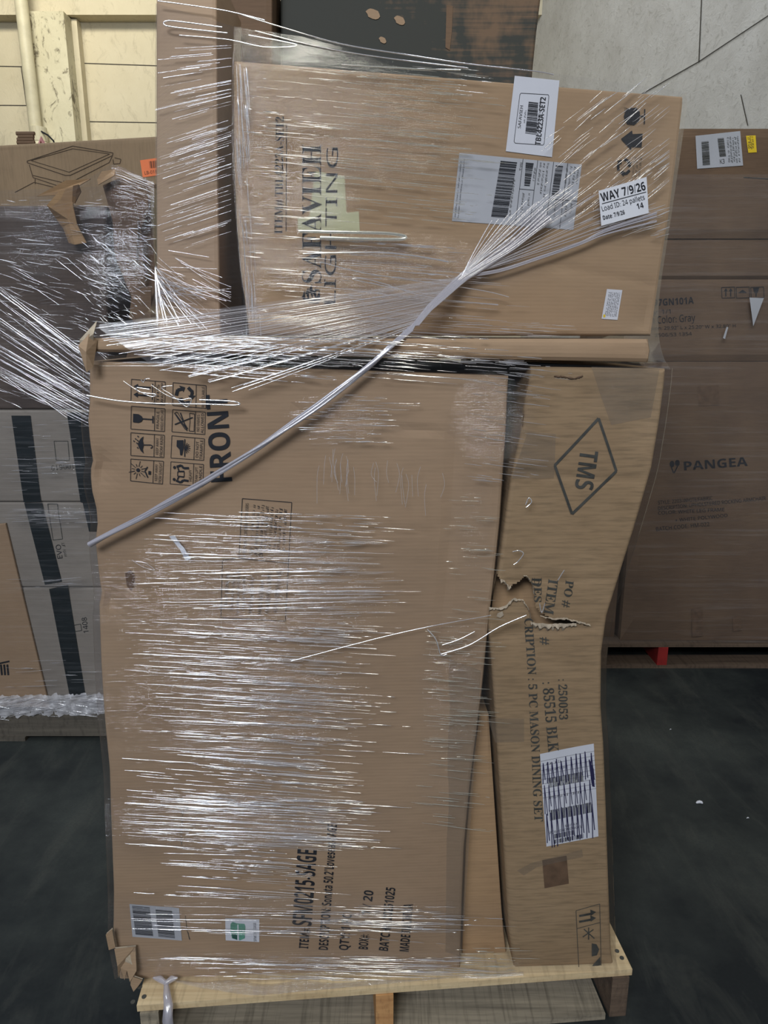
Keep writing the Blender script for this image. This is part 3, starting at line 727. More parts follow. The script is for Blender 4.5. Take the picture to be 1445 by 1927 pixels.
for band, (t0, t1) in enumerate(((.06, .36), (.34, .66), (.60, 1.0))):
    s_ = .03
    while s_ < .95:
        k = r.uniform(.075, .11); j = r.uniform(-.02, .02)
        mb.line(S, [bil(lab, s_ - .01, t1 + r.uniform(-.04, .02)), bil(lab, s_ + .012 + j * .2, t0 + r.uniform(0, .06)), bil(lab, s_ + .035, t1 + r.uniform(-.08, .02))], 1.7 if band != 1 else 1.4, M['marker'], .0021)
        s_ += k
for k in range(6): mb.line(S, [bil(lab, .90 + .012 * k, .16 + .02 * k), bil(lab, .93 + .008 * k, .36 + r.uniform(0, .1))], 2.4, M['marker'], .0021)
mb.build('marker_scribble', labo)
mb = MB()
mb.sheet(S, [(1020, 1618), (1066, 1610), (1070, 1662), (1024, 1670)], M['ink_soft'], .0012); mb.build('old_label_residue', tms); mb = MB(); mb.poly(S, [(972, 1636), (1000, 1622), (1095, 1598), (1097, 1612), (1010, 1630), (985, 1645)], M['tape_brown'], .0016); mb.build('old_label_residue', tms); mb = MB()
mb.sheet(S, [(918, 1352), (986, 1352), (986, 1396), (932, 1398)], M['tape_brown'], .0012)
mb.build('old_label_residue', tms)
mb = MB()
mb.sheet(S, [(1112, 690), (1240, 694), (1226, 786), (1150, 800)], M['tape_brown'], .0012); mb.build('packing_tape', tms); mb = MB(); mb.sheet(S, [(992, 812), (1045, 816), (1042, 900), (962, 900)], M['tape_brown'], .0014)
mb.build('packing_tape', tms)

# ------------------------------------------------------------------ printing and labels on the lighting carton
mb = MB(); S = PS
mb.text(S, 'SAFAVIEH', (604, 533), (604, 272), 36, I, style='serif')
mb.text(S, 'LIGHTING', (631, 572), (636, 278), 21, I)
for yy, hgt in ((534, 18), (545, 26), (555, 22), (564, 14)):
    pass
for k in range(5): mb.poly(S, [(567 + k * 7, 560 - 8 * (2 - abs(k - 2))), (573 + k * 7, 546 - 6 * (2 - abs(k - 2))), (575 + k * 7, 566)], I)
mb.line(S, [(570, 562), (602, 566)], 4, I); mb.line(S, [(575, 552), (600, 545)], 3, I); mb.line(S, [(580, 570), (600, 570)], 2, I)
mb.build('brand_print', saf)
mb = MB()
mb.text(S, 'ITEM# TBL4223A-SET2', (531, 440), (534, 220), 15, I, style='serif')
mb.line(S, [(538, 436), (539, 234)], 1.4, I)
mb.build('item_print', saf)
mb = MB()
mb.sheet(S, [(592, 322), (648, 332), (652, 404), (582, 408)], M['tape'], .0011); mb.build('shiny_tape', saf); mb = MB(); mb.sheet(S, [(560, 410), (675, 398), (677, 440), (560, 432)], M['tape'], .0010)  # bright film reflection painted as two pale patches
mb.build('shiny_tape', saf)
mb = MB()
c1 = [(968, 143), (1052, 152), (1038, 296), (951, 285)]
mb.sheet(S, c1, M['white'], .0013)
q = [bil(c1, *p) for p in ((.14, .22), (.80, .20), (.78, .84), (.82, .86), (.16, .88))]
mb.line(S, [bil(c1, *p) for p in ((.16, .24), (.18, .22), (.78, .20), (.80, .22), (.80, .84), (.78, .86), (.18, .88), (.15, .86))], .9, I, .0018, close=True)
mb.text(S, 'SAFAVIEH', bil(c1, .26, .68), bil(c1, .26, .38), 5.4, I, .0018); mb.scribble_text(S, bil(c1, .34, .6), bil(c1, .34, .44), 2.6, I, .0018, 3)
mb.bars(S, [bil(c1, .37, .32), bil(c1, .58, .32), bil(c1, .62, .74), bil(c1, .37, .74)], 30, I, .0018, 't', 9)
mb.scribble_text(S, bil(c1, .66, .78), bil(c1, .64, .26), 3, I, .0018, 8)
mb.text(S, 'TBL4223A-SET2', (1016, 274), (1026.5, 184), 10, I, .0018, 'bold')
mb.build('product_label', saf)
mb = MB()
c2 = [(864, 288), (1094, 310), (1078, 433), (850, 416)]
mb.sheet(S, c2, M['white_dull'], .0010)
for a in (.025, .05): mb.scribble_text(S, bil(c2, a, .95), bil(c2, a, .08), 2.0, I, .0016, int(a * 100))
mb.bars(S, [bil(c2, .34, .06), bil(c2, .475, .06), bil(c2, .445, .90), bil(c2, .315, .90)], 46, I, .0016, 't', 11)
mb.bars(S, [bil(c2, .545, .05), bil(c2, .61, .05), bil(c2, .60, .40), bil(c2, .555, .40)], 20, I, .0016, 't', 12)
mb.bars(S, [bil(c2, .79, .05), bil(c2, .85, .05), bil(c2, .84, .52), bil(c2, .785, .52)], 24, I, .0016, 't', 13)
for a, b0_, b1_ in ((.52, 0, 1), (.64, 0, 1), (.77, 0, 1), (.885, 0, 1)): mb.line(S, [bil(c2, a, b0_), bil(c2, a, b1_)], .9, I, .0016)
mb.line(S, [bil(c2, .52, .45), bil(c2, .64, .45)], .9, I, .0016); mb.line(S, [bil(c2, .77, .56), bil(c2, 1, .56)], .9, I, .0016)
for k, (a, b0_, b1_) in enumerate(((.50, .04, .2), (.46, .3, .85), (.62, .1, .3), (.66, .03, .35), (.69, .03, .5), (.72, .03, .55), (.55, .5, .8), (.60, .5, .7), (.88, .04, .3), (.91, .04, .4), (.94, .04, .34), (.97, .04, .3), (.82, .6, .9), (.91, .6, .8), (.95, .6, .75))):
    mb.scribble_text(S, bil(c2, a, b0_), bil(c2, a, b1_), 3.4, M['ink_grey'], .0016, k)
mb.build('shipping_label', saf)
mb = MB(); c4 = [(1141, 544), (1170, 546), (1161, 602), (1131, 600)]
mb.sheet(S, c4, M['white'], .0013)
for k in range(7): mb.scribble_text(S, bil(c4, .22 + k * .11, .9), bil(c4, .22 + k * .11, .1), 2, M['ink_grey'], .0018, k)
mb.poly(S, [(1134, 592), (1138, 592), (1138, 597), (1134, 597)], M['yellow'], .0018)
mb.build('small_sticker', saf)
mb = MB()
mb.poly(S, [(1178, 205), (1196, 203), (1203, 212), (1202, 228), (1192, 236), (1178, 234), (1172, 220)], I); mb.line(S, [(1200, 219), (1212, 220)], 3, I); mb.line(S, [(1212, 206), (1211, 234)], 2.4, I)
mb.scribble_text(S, (1175, 236), (1178, 204), 5, I, .0016, 5)
mb.poly(S, [(1167, 262), (1188, 246), (1189, 253), (1208, 252), (1206, 278), (1187, 277), (1186, 283)], I)
for k in range(3):
    a = k * 2 * math.pi / 3 + .5; ctr = (1173, 314)
    def pt(rd, th): return (ctr[0] + rd * math.cos(th), ctr[1] + 1.2 * rd * math.sin(th))
    mb.line(S, [pt(12, a), pt(12, a + .8), pt(10, a + 1.2)], 5, I); mb.poly(S, [pt(16, a + 1.1), pt(6, a + 1.2), pt(12, a + 1.75)], I)
for k in range(3): mb.scribble_text(S, (1190 + k * 6, 334), (1195 + k * 6, 294), 3.4, M['ink_grey'], .0016, 20 + k)
mb.build('handling_symbols', saf)

# ------------------------------------------------------------------ stretch wrap of the main load
def ring_rows(levels, seg, nrow, bump_amp, seed):
    """levels: rings of control points (same count), top to bottom; returns rows of points and uvs on the closed sheet."""
    rows, uvs = [], []
    nl = len(levels)
    for i in range(nrow + 1):
        t = i / nrow * (nl - 1); k = min(int(t), nl - 2); f = t - k
        g = []
        for c in range(len(levels[0])):
            p0 = levels[max(k - 1, 0)][c]; p1 = levels[k][c]; p2 = levels[k + 1][c]; p3 = levels[min(k + 2, nl - 1)][c]
            m1 = (p2 - p0) * .5 if k > 0 else (p2 - p1); m2 = (p3 - p1) * .5 if k + 2 < nl else (p2 - p1)
            h = ((2 * f ** 3 - 3 * f * f + 1) * p1 + (f ** 3 - 2 * f * f + f) * m1 + (-2 * f ** 3 + 3 * f * f) * p2 + (f ** 3 - f * f) * m2)
            g.append(h)
        row, uv, acc = [], [], 0
        for c in range(len(g)):
            a, b = g[c], g[(c + 1) % len(g)]; e = b - a; nrm = Vector((e.y, -e.x, 0)); nrm = nrm.normalized() if nrm.length > 1e-6 else Vector((0, -1, 0))
            for s_ in range(seg[c]):
                q = (1 - math.cos(math.pi * s_ / seg[c])) / 2
                p = a + e * q; uu = acc + e.length * q
                amp = bump_amp * min(1, min(q, 1 - q) * 8)
                d = noise.noise(Vector((uu * 1.5, p.z * 40, seed))) + .8 * noise.noise(Vector((uu * 3, p.z * 110, seed + 3)))
                row.append(p + nrm * (amp * d)); uv.append((uu + .01, p.z))
            acc += e.length
        rows.append(row); uvs.append(uv)
    return rows, uvs
OFF = .014
backL, backR = Vector((-.56, 2.17, 0)), Vector((.50, 2.20, 0))
def low_ring(lp, rp):
    a = pl0.hit(*lp) + pl0.N * OFF - pl0.U * .004; b = pl0.hit(*rp) + pl0.N * OFF + pl0.U * .004
    z = (a.z + b.z) / 2
    return [Vector((backL.x, backL.y, z)), a, b, Vector((backR.x, backR.y, z))]
def to_px(p):
    d = p - EYE; z = d.y * CP - d.z * SP; return CX + FPX * d.x / z, CY - FPX * (d.y * SP + d.z * CP) / z
def pleats(base, spots):
    def f(p):
        x, y = to_px(p); v = base
        for (cx, cy, rx, ry, a) in spots:
            q = ((x - cx) / rx) ** 2 + ((y - cy) / ry) ** 2
            if q < 6: v = max(v, a * math.exp(-q * q * .6))
        return v
    return f
wrap = empty('stretch_wrap', (0, 1.6, PZ)); tag(wrap, 'clear glossy stretch wrap wound around the carton load in the middle', 'plastic wrap')
lv = []
for i in range(41):
    t = i / 40
    l = lerp_poly([(168, 655)] + loveL[1:-1] + [(226, 1838)], t); 
    yr = 692 + (1842 - 692) * t
    k = [p for p in tmsR]; xr_ = None
    for (xa, ya), (xb, yb) in zip(k, k[1:]):
        if ya <= yr <= yb: xr_ = xa + (xb - xa) * (yr - ya) / (yb - ya)
    xr_ = xr_ or (1254 if yr < 700 else 1156)
    lv.append(low_ring((l[0] - 1, l[1]), (xr_ + 1, yr)))
rows, uvs = ring_rows(lv, [24, 70, 24, 6], 150, .0004, 3)
mb = MB().grid(rows, M['film_main'], closed=True, uvs=uvs)
mb.pleat = pleats(.05, [(450, 1130, 330, 150, .75), (430, 1330, 300, 150, .85), (400, 1540, 300, 70, 1), (500, 1720, 420, 40, .8), (560, 1815, 420, 30, 1), (850, 1300, 70, 160, .8), (850, 1480, 70, 60, .6), (920, 790, 70, 90, .9), (560, 684, 440, 12, .5), (640, 790, 120, 60, .5), (890, 1000, 40, 120, .6), (1180, 740, 60, 60, .5)])
mb.build('lower_film', wrap, smooth=True)
PA = Plane((-1, 1.612), (1, 1.612))
def up_ring(A, B, C, D, E, zoff=0):
    return [E, A, B, C, D]
def SP_(x, y, o=.012): return pls.hit(x, y) + pls.N * o
mid = lambda a, b, t: a + (b - a) * t
DR = lambda z: Vector((.60, 1.86, z)); EL = lambda z: Vector((-.46, 2.1, z))
A0, A1, A2 = PA.hit(293, 6), PA.hit(292, 300), PA.hit(292, 545)
LA = pl0.hit(180, 632) + pl0.N * .03; LB = pl0.hit(470, 655) + pl0.N * .03; LC = pl0.hit(1256, 694) + pl0.N * .012
up = [[EL(2.2), A0, SP_(440, 50, .0), SP_(1287, 176, .006), DR(2.0)],
      [EL(2.0), PA.hit(292, 120), SP_(438, 150), SP_(1287, 215, .006), DR(1.9)],
      [EL(1.8), A1, SP_(438, 330), SP_(1263, 385, .006), DR(1.75)],
      [EL(1.65), A2, SP_(455, 540), SP_(1239, 545, .006), DR(1.6)],
      [EL(1.55), mid(PA.hit(276, 596), LA, .25), SP_(463, 606, .02), SP_(1233, 625), DR(1.52)],
      [EL(1.51), mid(PA.hit(262, 618), LA, .7), mid(SP_(466, 630, .02), LB, .6), mid(SP_(1231, 650), LC, .45), Vector((.56, 2.0, 1.48))],
      [Vector((backL.x, backL.y, 1.47)), LA, LB, LC, Vector((backR.x, backR.y, 1.46))]]
rows, uvs = ring_rows(up, [20, 20, 60, 24, 14], 110, .0005, 9)
mb = MB().grid(rows, M['film_top'], closed=True, uvs=uvs)
mb.pleat = pleats(.06, [(660, 250, 230, 110, .7), (560, 370, 120, 70, .8), (700, 500, 260, 60, .9), (355, 330, 80, 260, .8), (400, 60, 160, 60, .25), (480, 350, 40, 260, .7), (500, 640, 420, 30, .5), (1170, 300, 90, 120, .4)])
mb.build('upper_film', wrap, smooth=True)

# creases standing proud of the film
R = random.Random(12)
def crease(mb, sf, x0, y0, x1, y1, rad, mat, off=.019, wob=1.2, sag=0):
    n = max(2, int(math.hypot(x1 - x0, y1 - y0) / 30) + 2); pts = []; rd = []
    for i in range(n + 1):
        t = i / n; pts.append(sf.P(x0 + (x1 - x0) * t, y0 + (y1 - y0) * t + R.uniform(-wob, wob) * .4 + sag * 4 * t * (1 - t), off)); rd.append(rad * (.35 + .65 * math.sin(math.pi * min(max(t, .04), .96))) * R.uniform(.7, 1.2))
    mb.tube(pts, rd, mat, 5, caps=False)
def scatter(mb, sf, n, xr_, yr_, lr, slope, rad, mat, off=.019, jit=.012, breakup=True):
    for _ in range(n):
        y = R.uniform(*yr_); x = R.uniform(*xr_); l = R.uniform(*lr); sl = slope(x, y) if callable(slope) else slope
        sl += R.gauss(0, jit); x1 = min(x + l, xr_[1] + R.gauss(20, 45))
        if not breakup: crease(mb, sf, x, y, x1, y + (x1 - x) * sl, R.uniform(*rad), mat, off); continue
        a = x
        while a < x1 - 4:
            b = min(x1, a + R.uniform(12, 110)); crease(mb, sf, a, y + (a - x) * sl, b, y + (b - x) * sl, R.uniform(*rad), mat, off); a = b + R.uniform(1, 22)
mb = MB()
f = pl0
for (n, xr_, yr_, lr, sl) in ((60, (250, 690), (955, 1160), (60, 380), lambda x, y: .05 if y < 1010 else (.02 if y < 1060 else -.01)), (95, (240, 640), (1160, 1400), (60, 380), .055), (50, (235, 600), (1400, 1500), (50, 300), .075), (70, (230, 640), (1490, 1580), (60, 330), .05),
                           (26, (250, 560), (1580, 1680), (60, 250), .06), (36, (250, 830), (1690, 1745), (60, 330), .03), (40, (300, 860), (1785, 1832), (60, 330), .03)):
    scatter(mb, f, n, xr_, yr_, lr, sl, (.0003, .0009), M['strand'])
    scatter(mb, f, int(n * .5), xr_, yr_, (100, 420), sl, (.0004, .0012), M['strand_soft'], .018, breakup=False)
scatter(mb, f, 50, (220, 900), (628, 668), (60, 260), .05, (.0003, .0010), M['strand'], .03)
scatter(mb, f, 60, (250, 1000), (660, 705), (40, 220), .08, (.0003, .0009), M['strand'], .02)
scatter(mb, f, 46, (540, 740), (740, 830), (20, 90), .02, (.0003, .0008), M['strand'])
scatter(mb, f, 60, (860, 985), (700, 900), (20, 90), .13, (.0003, .0007), M['strand'])
tag(mb.build('horizontal_creases', wrap, smooth=True), kind='stuff')
mb = MB()
scatter(mb, f, 90, (790, 890), (1180, 1420), (30, 90), .07, (.0003, .0008), M['strand_warm'])
scatter(mb, f, 24, (770, 860), (1420, 1560), (30, 110), .10, (.0003, .0008), M['strand_warm'])
scatter(mb, f, 40, (830, 930), (900, 1180), (15, 60), .05, (.0003, .0007), M['strand_warm'])
scatter(mb, f, 44, (850, 960), (1770, 1830), (15, 90), .02, (.0003, .0008), M['strand_warm'])
tag(mb.build('edge_creases', wrap, smooth=True), kind='stuff')
mb = MB(); f = pls
scatter(mb, f, 120, (470, 860), (130, 420), (60, 330), .095, (.0003, .0007), M['strand_warm'], .017)
scatter(mb, f, 60, (470, 880), (440, 640), (80, 330), .07, (.0003, .0009), M['strand'], .017)
scatter(mb, f, 40, (452, 500), (120, 600), (10, 46), .1, (.0003, .0009), M['strand'], .017)
scatter(mb, f, 60, (560, 1000), (600, 655), (60, 260), .05, (.0003, .0009), M['strand'], .02)
for _ in range(120):
    x = R.uniform(1010, 1235); y = R.uniform(185, 430); l = R.uniform(8, 60)
    if x + y < 1270: continue
    l = min(l, 1250 - x)
    if l < 6: continue
    crease(mb, f, x, y, x + l, y - l * R.uniform(.65, .95), R.uniform(.0003, .0009), M['strand'], .017)
for _ in range(50):
    x = R.uniform(1080, 1235); y = R.uniform(400, 450); l = R.uniform(15, 60); l = max(6, min(l, 1250 - x)); crease(mb, f, x, y, x + l, y - l * R.uniform(.2, .45), R.uniform(.0003, .0009), M['strand'], .017)
for _ in range(60):
    t = R.random(); y = 125 + 470 * t; x = 441 + (24 * max(0, (y - 300) / 300) if y > 300 else 0) + R.uniform(2, 26); l = R.uniform(15, 90); crease(mb, f, x, y, x + 2 + l * .03, y + l, R.uniform(.0004, .0014), M['strand_soft'] if _ % 3 else M['strand'], .012)
tag(mb.build('upper_creases', wrap, smooth=True), kind='stuff')
# loops of loose film
mb = MB()
def loop(mb, sf, pts, rad, mat, off=.021):
    P = []; m = 8
    for i in range(len(pts) - 1):
        p0, p1, p2, p3 = pts[max(i - 1, 0)], pts[i], pts[i + 1], pts[min(i + 2, len(pts) - 1)]
        for k in range(m):
            t = k / m
            P.append(tuple(.5 * (2 * p1[j] + (p2[j] - p0[j]) * t + (2 * p0[j] - 5 * p1[j] + 4 * p2[j] - p3[j]) * t * t + (3 * p1[j] - p0[j] - 3 * p2[j] + p3[j]) * t ** 3) for j in (0, 1)))
    P.append(pts[-1])
    if mb is None: MB().tube([sf.P(x, y, off) for x, y in P], rad, mat, 6).build('film_loop', wrap, smooth=True)
    else: mb.tube([sf.P(x, y, off) for x, y in P], rad, mat, 6)
loop(None, pls, [(560, 438), (640, 440), (720, 442), (756, 447), (750, 453), (690, 453), (600, 450)], .0032, M['strand_warm'])
loop(None, pls, [(568, 480), (640, 478), (720, 478), (790, 486), (838, 495)], .0014, M['strand'])
loop(None, pls, [(600, 495), (680, 515), (780, 530), (900, 548), (950, 560)], .0009, M['strand'])
loop(None, pls, [(930, 575), (800, 560), (700, 530), (660, 526), (700, 536), (800, 555)], .0009, M['strand'])
loop(None, pls, [(520, 535), (640, 545), (760, 560), (930, 574)], .0008, M['strand'])
loop(None, PA, [(420, 55), (360, 47), (320, 43), (311, 49), (330, 55), (430, 66)], .0014, M['strand'], .01)
loop(None, PA, [(300, 6), (360, 14), (430, 25), (500, 42)], .0012, M['strand'], .01); loop(None, PA, [(340, 70), (430, 78), (500, 92), (560, 88), (470, 70)], .001, M['strand'], .01)
loop(None, pls, [(455, 30), (520, 50), (640, 84), (760, 104), (880, 122), (1000, 135), (1040, 142)], .0010, M['strand'], .004)
loop(None, pls, [(480, 60), (600, 90), (720, 110), (880, 130)], .0009, M['strand'], .004); loop(None, pls, [(640, 130), (760, 137), (860, 140)], .0011, M['strand_warm'])
loop(None, pl0, [(172, 742), (230, 752), (300, 757), (380, 758), (440, 760), (455, 758), (440, 753), (380, 750)], .0013, M['strand'])
loop(None, pl0, [(240, 716), (262, 731), (290, 744), (299, 740), (270, 736), (264, 728), (288, 731)], .0010, M['strand']); loop(None, pl0, [(291, 723), (320, 742), (345, 750), (365, 748), (356, 763), (330, 742), (310, 728), (330, 724)], .0009, M['strand'])
loop(None, pl0, [(272, 713), (276, 718), (280, 712), (288, 711)], .0008, M['strand']); loop(None, pl0, [(255, 1047), (275, 1060), (297, 1066), (280, 1053), (262, 1050)], .0007, M['strand_soft'])
loop(None, pl0, [(960, 1032), (972, 1030), (980, 1036), (970, 1050), (962, 1056)], .001, M['strand']); loop(None, pl0, [(1044, 1085), (1052, 1072), (1056, 1066)], .001, M['strand']); loop(None, pl0, [(1010, 1128), (1014, 1145), (1020, 1128)], .001, M['strand'])
loop(None, pl0, [(985, 950), (995, 940), (990, 932), (984, 945)], .001, M['strand'])
loop(None, pl0, [(802, 1176), (818, 1195), (827, 1223), (838, 1222)], .0011, M['strand']); loop(None, pl0, [(549, 1235), (700, 1195), (800, 1172), (920, 1150)], .0007, M['strand'])
loop(None, pl0, [(828, 1222), (880, 1205), (935, 1172), (985, 1150)], .0012, M['strand']); loop(None, pl0, [(830, 1205), (860, 1195), (890, 1180)], .0009, M['strand'])
for _ in range(26):
    x = R.uniform(580, 830); y = 850 + (x - 580) * .2 + R.uniform(-20, 20); loop(mb, pl0, [(x, y), (x + R.uniform(-6, 6), y + 22), (x + R.uniform(-6, 6), y + R.uniform(35, 70))], .0004, M['strand_soft'])
tag(mb.build('fine_wrinkles', wrap, smooth=True), kind='stuff')
# twisted rope of gathered film running diagonally across the load
mb = MB()
KN = (862, 522)
rope = [(1020, 405), (950, 465), (862, 522), (800, 580), (770, 620), (700, 684), (600, 760), (500, 830), (390, 902), (280, 964), (178, 1018)]
def rope_P(x, y):
    t = min(1, max(0, (650 - y) / 120)); a = pl0.hit(x, y) + pl0.N * .028; b = pls.hit(x, y) + pls.N * .022
    return mid(a, b, t)
for k in range(15):
    pts = []; ph = R.uniform(0, 6.28); am = R.uniform(.5, 1)
    for i in range(61):
        x, y = lerp_poly(rope, i / 60); t = i / 60
        wd = 5.5 if t > .35 else 5.5 + (0.35 - t) * 38
        o = math.sin(ph + (i * .18 if t > .3 else i * .05)) * wd * am
        pts.append(rope_P(x + o * .6, y + o * .8) + Vector((0, math.cos(ph + i * .18) * .003 * am, 0)))
    mb.tube(pts, R.uniform(.0010, .0024), M['rope'], 5, caps=False)
pts = [rope_P(*lerp_poly(rope, .28 + .72 * i / 60)) for i in range(61)]
mb.tube(pts, .0034, M['rope'], 8)
mb.build('film_rope', wrap, smooth=True)
mb = MB()
for k in range(34):            # fan to the upper corner
    f_ = k / 33; e = (930 + 290 * f_ + R.uniform(-10, 10), 420 + 30 * f_ - 75 * math.sin(f_ * 2.6) + R.uniform(-10, 10))
    pts = []
    for i in range(13):
        t = i / 12; x = KN[0] + (e[0] - KN[0]) * t; y = KN[1] + (e[1] - KN[1]) * t + 10 * t * (1 - t) * (1 if f_ > .5 else -1)
        pts.append(pls.hit(x, y) + pls.N * (.022 - .008 * t))
    mb.tube(pts, R.uniform(.0003, .0011), M['strand_soft'] if k % 3 else M['rope'], 5, caps=False)
for k in range(7):
    o = R.uniform(-3, 3); loop(mb, pls, [(862, 522 + o), (930, 512 + o), (1000, 490 + o), (1080, 462 + o), (1130, 440 + o * 2), (1225, 412 + o * 4)], R.uniform(.0007, .0016), M['rope'], .02)
for k in range(52):            # wide gathered band sweeping to the lower carton's corner
    f_ = k / 51; s0 = (KN[0] - 90 * f_, KN[1] + 100 * f_ * .95); e = (185 + 260 * f_ ** 2 + R.uniform(0, 60), 612 + 120 * f_ + R.uniform(-5, 5))
    pts = []
    for i in range(15):
        t = i / 14; pts.append(rope_P(s0[0] + (e[0] - s0[0]) * t, s0[1] + (e[1] - s0[1]) * t + 8 * t * (1 - t)))
    mb.tube(pts, R.uniform(.0002, .0007), M['strand'] if k % 5 == 0 else M['strand_soft'], 5, caps=False)
g = []
for i in range(15):
    t = i / 14; a = (KN[0] + (185 - KN[0]) * t, KN[1] + (612 - KN[1]) * t); b = (772 + (300 - 772) * t, 617 + (690 - 617) * t)
    g.append([rope_P(a[0] + (b[0] - a[0]) * j / 8, a[1] + (b[1] - a[1]) * j / 8) + Vector((0, .003, 0)) for j in range(9)])
mb.grid(g, M['rope_sheet'])
tag(mb.build('gathered_band', wrap, smooth=True), kind='stuff')
# fan of creases on the tall carton's side
mb = MB()
for _ in range(150):
    y = R.uniform(90, 600); x = R.uniform(293, 380); l = R.uniform(30, 120); sl = -.05 - .28 * min(1, max(0, (y - 90) / 160)) if y < 470 else R.uniform(-.15, .9)
    x1 = min(x + l, 436); 
    if x1 < x + 8: continue
    A = PA.hit(x, y); B = PA.hit(x1, y + (x1 - x) * sl)
    mb.tube([A + Vector((0, -.004 - .28 * (x - 293) / 147 * .9, 0)) * 1.0, B + Vector((0, -.004 - .28 * (x1 - 293) / 147 * .9, 0))] if False else [A - Vector((0, .006, 0)), mid(A, B, .5) - Vector((0, .006, 0)), B - Vector((0, .006, 0))], R.uniform(.0002, .0008), M['strand'] if R.random() < .3 else M['strand_soft'], 5, caps=False)
for k in range(40):
    y = R.uniform(500, 560); e = (R.uniform(300, 400), R.uniform(540, 625)); A = PA.hit(294, y); B = PA.hit(*e)
    mb.tube([A - Vector((0, .008, 0)), B - Vector((0, .03, 0))], R.uniform(.0003, .0012), M['strand_soft'] if k % 2 else M['strand'], 5, caps=False)
tag(mb.build('side_fan_creases', wrap, smooth=True), kind='stuff')
# hanging tail, hem over the deck, dispatch label stuck on the film
mb = MB()
tail = [hit_z(312, 1846, PZ + .02), hit_z(314, 1870, PZ + .012), hit_z(317, 1892, PZ + .010)]
tl = tail[-1] + Vector((0, -.012, -.02)); tail += [tl, tl + Vector((.004, -.004, -.09))]
mb.tube(tail, [.004, .008, .010, .011, .009], M['rope'], 8)
for dx in (-24, 22): mb.tube([hit_z(312, 1850, PZ + .02), hit_z(312 + dx * .5, 1842, PZ + .022), hit_z(312 + dx, 1840, PZ + .02)], [.005, .007, .002], M['rope'], 7)
mb.build('hanging_tail', wrap, smooth=True)
mb = MB(); g = []
for i in range(41):
    t = i / 40; x = 330 + (985 - 330) * t; y0 = 1838 + 3 * math.sin(t * 30); y1 = 1848 + 36 * math.sin(math.pi * min(1, t * 1.05)) ** .8 + 5 * noise.noise(Vector((t * 12, 0, 1)))
    y1 = min(y1, 1888 - t * 60)
    g.append([pl0.hit(x, y0) + pl0.N * .012, hit_z(x, (y0 + y1) / 2, PZ + .010), hit_z(x, y1, PZ + .004)])
mb.grid(g, M['film_left'], uvs=[[(i * .03, j * .05 + .01) for j in range(3)] for i in range(41)])
mb.build('film_hem', wrap, smooth=True)
FW = Plane((-.28 + .0, 1.32), (.5, 1.46))
mb = MB(); c5 = [(1117, 363), (1206, 337), (1210, 404), (1122, 428)]; S = FW
mb.sheet(S, c5, M['white'], .020)
mb.text(S, 'WAY 7/9/26', (1123, 383), (1205, 361), 15, I, .0207, 'bold')
mb.line(S, [(1123, 387), (1205, 365)], 1.2, I, .0207)
mb.text(S, 'Load ID: 24 pallets', (1124, 401), (1203, 379), 9, I, .0207)
mb.text(S, '14', (1189, 397), (1201, 394), 10, I, .0207, 'bold'); mb.text(S, 'Date: 7/9/26', (1126, 417), (1166, 406), 7.6, I, .0207, 'bold')
tag(mb.build('dispatch_label', wrap), 'white dispatch label with bold date')

# ------------------------------------------------------------------ left stack
LY = 2.46
PLq = Plane((-3, LY), (1, LY), bulge(61, .0008, 2))
XR = PLq.hit(288, 500).x
lp = empty('pallet', (-1.3, 3.0, 0)); tag(lp, 'grey pallet under the film-wrapped stack behind the load, pipe side', 'pallet')
o_, ex_, ey_ = Vector((-2.1, LY - .04, 0)), Vector((1, 0, 0)), Vector((0, 1, 0)); lw = XR + 2.1 + .03
for y0 in (0, .55, 1.1): board('stringer', 0, y0, .016, lw, .04, .088, M['wood_ash'], lp, o_, ex_, ey_)
for k in range(6): board('deck_board', k * (lw - .1) / 5, 0, .104, .1, 1.14, .016, M['wood_ash'], lp, o_, ex_, ey_)
for k in range(3): board('bottom_board', k * (lw - .1) / 2, -.01, 0, .1, 1.16, .016, M['wood_ash'], lp, o_, ex_, ey_)
LZ = .121
def at(pl, y): return pl.hit(100, y).z
ys = [1310, 1106, 945, 772]
names = [('grey carton with black stripe, lowest in the wrapped stack behind the load', 'lowest'), ('grey carton with slanting black stripe, middle of three in the wrapped stack', 'middle'), ('grey carton with two black stripes, topmost of three grey ones in the wrapped stack', 'top')]
zs = [LZ] + [at(PLq, y) for y in ys[1:]]
greys = []
for k in range(3):
    mb = carton_body(PLq, [(-150, 0), (-150, 100)], [(230, 0), (230, 100)], 1.08, M['card_grey'], nx=20, nz=10)
    # rebuild with exact heights: scale rows in z
    lo = min(p.z for p in mb.v); hi = max(p.z for p in mb.v)
    uL = PLq.hit(-200, 1200).x; 
    for p in mb.v: p.z = zs[k] + .001 + (p.z - lo) / (hi - lo) * (zs[k + 1] - zs[k] - .002)
    xs_ = [p.x for p in mb.v]; x0, x1 = min(xs_), max(xs_)
    for p in mb.v: p.x = -2.0 + (p.x - x0) / (x1 - x0) * (XR + 2.0 - .01 * k)
    root = empty('carton', (-1.35, 3.0, zs[k])); tag(root, names[k][0], 'box', 'grey striped cartons')
    mb.build('carton_body', root); greys.append(root)
def stripe(root, pts, nm='black_stripe'):
    mb = MB(); mb.sheet(PLq, pts, M['black_tape'], .0022, 8); mb.build(nm, root)
stripe(greys[2], [(22, 782), (58, 782), (78, 944), (45, 945)]); stripe(greys[2], [(126, 776), (176, 776), (200, 944), (152, 945)])
stripe(greys[1], [(46, 946), (80, 946), (117, 1094), (85, 1100)]); stripe(greys[1], [(156, 946), (190, 946), (200, 1000), (168, 1000)])
stripe(greys[0], [(93, 1108), (128, 1100), (162, 1312), (132, 1312)])
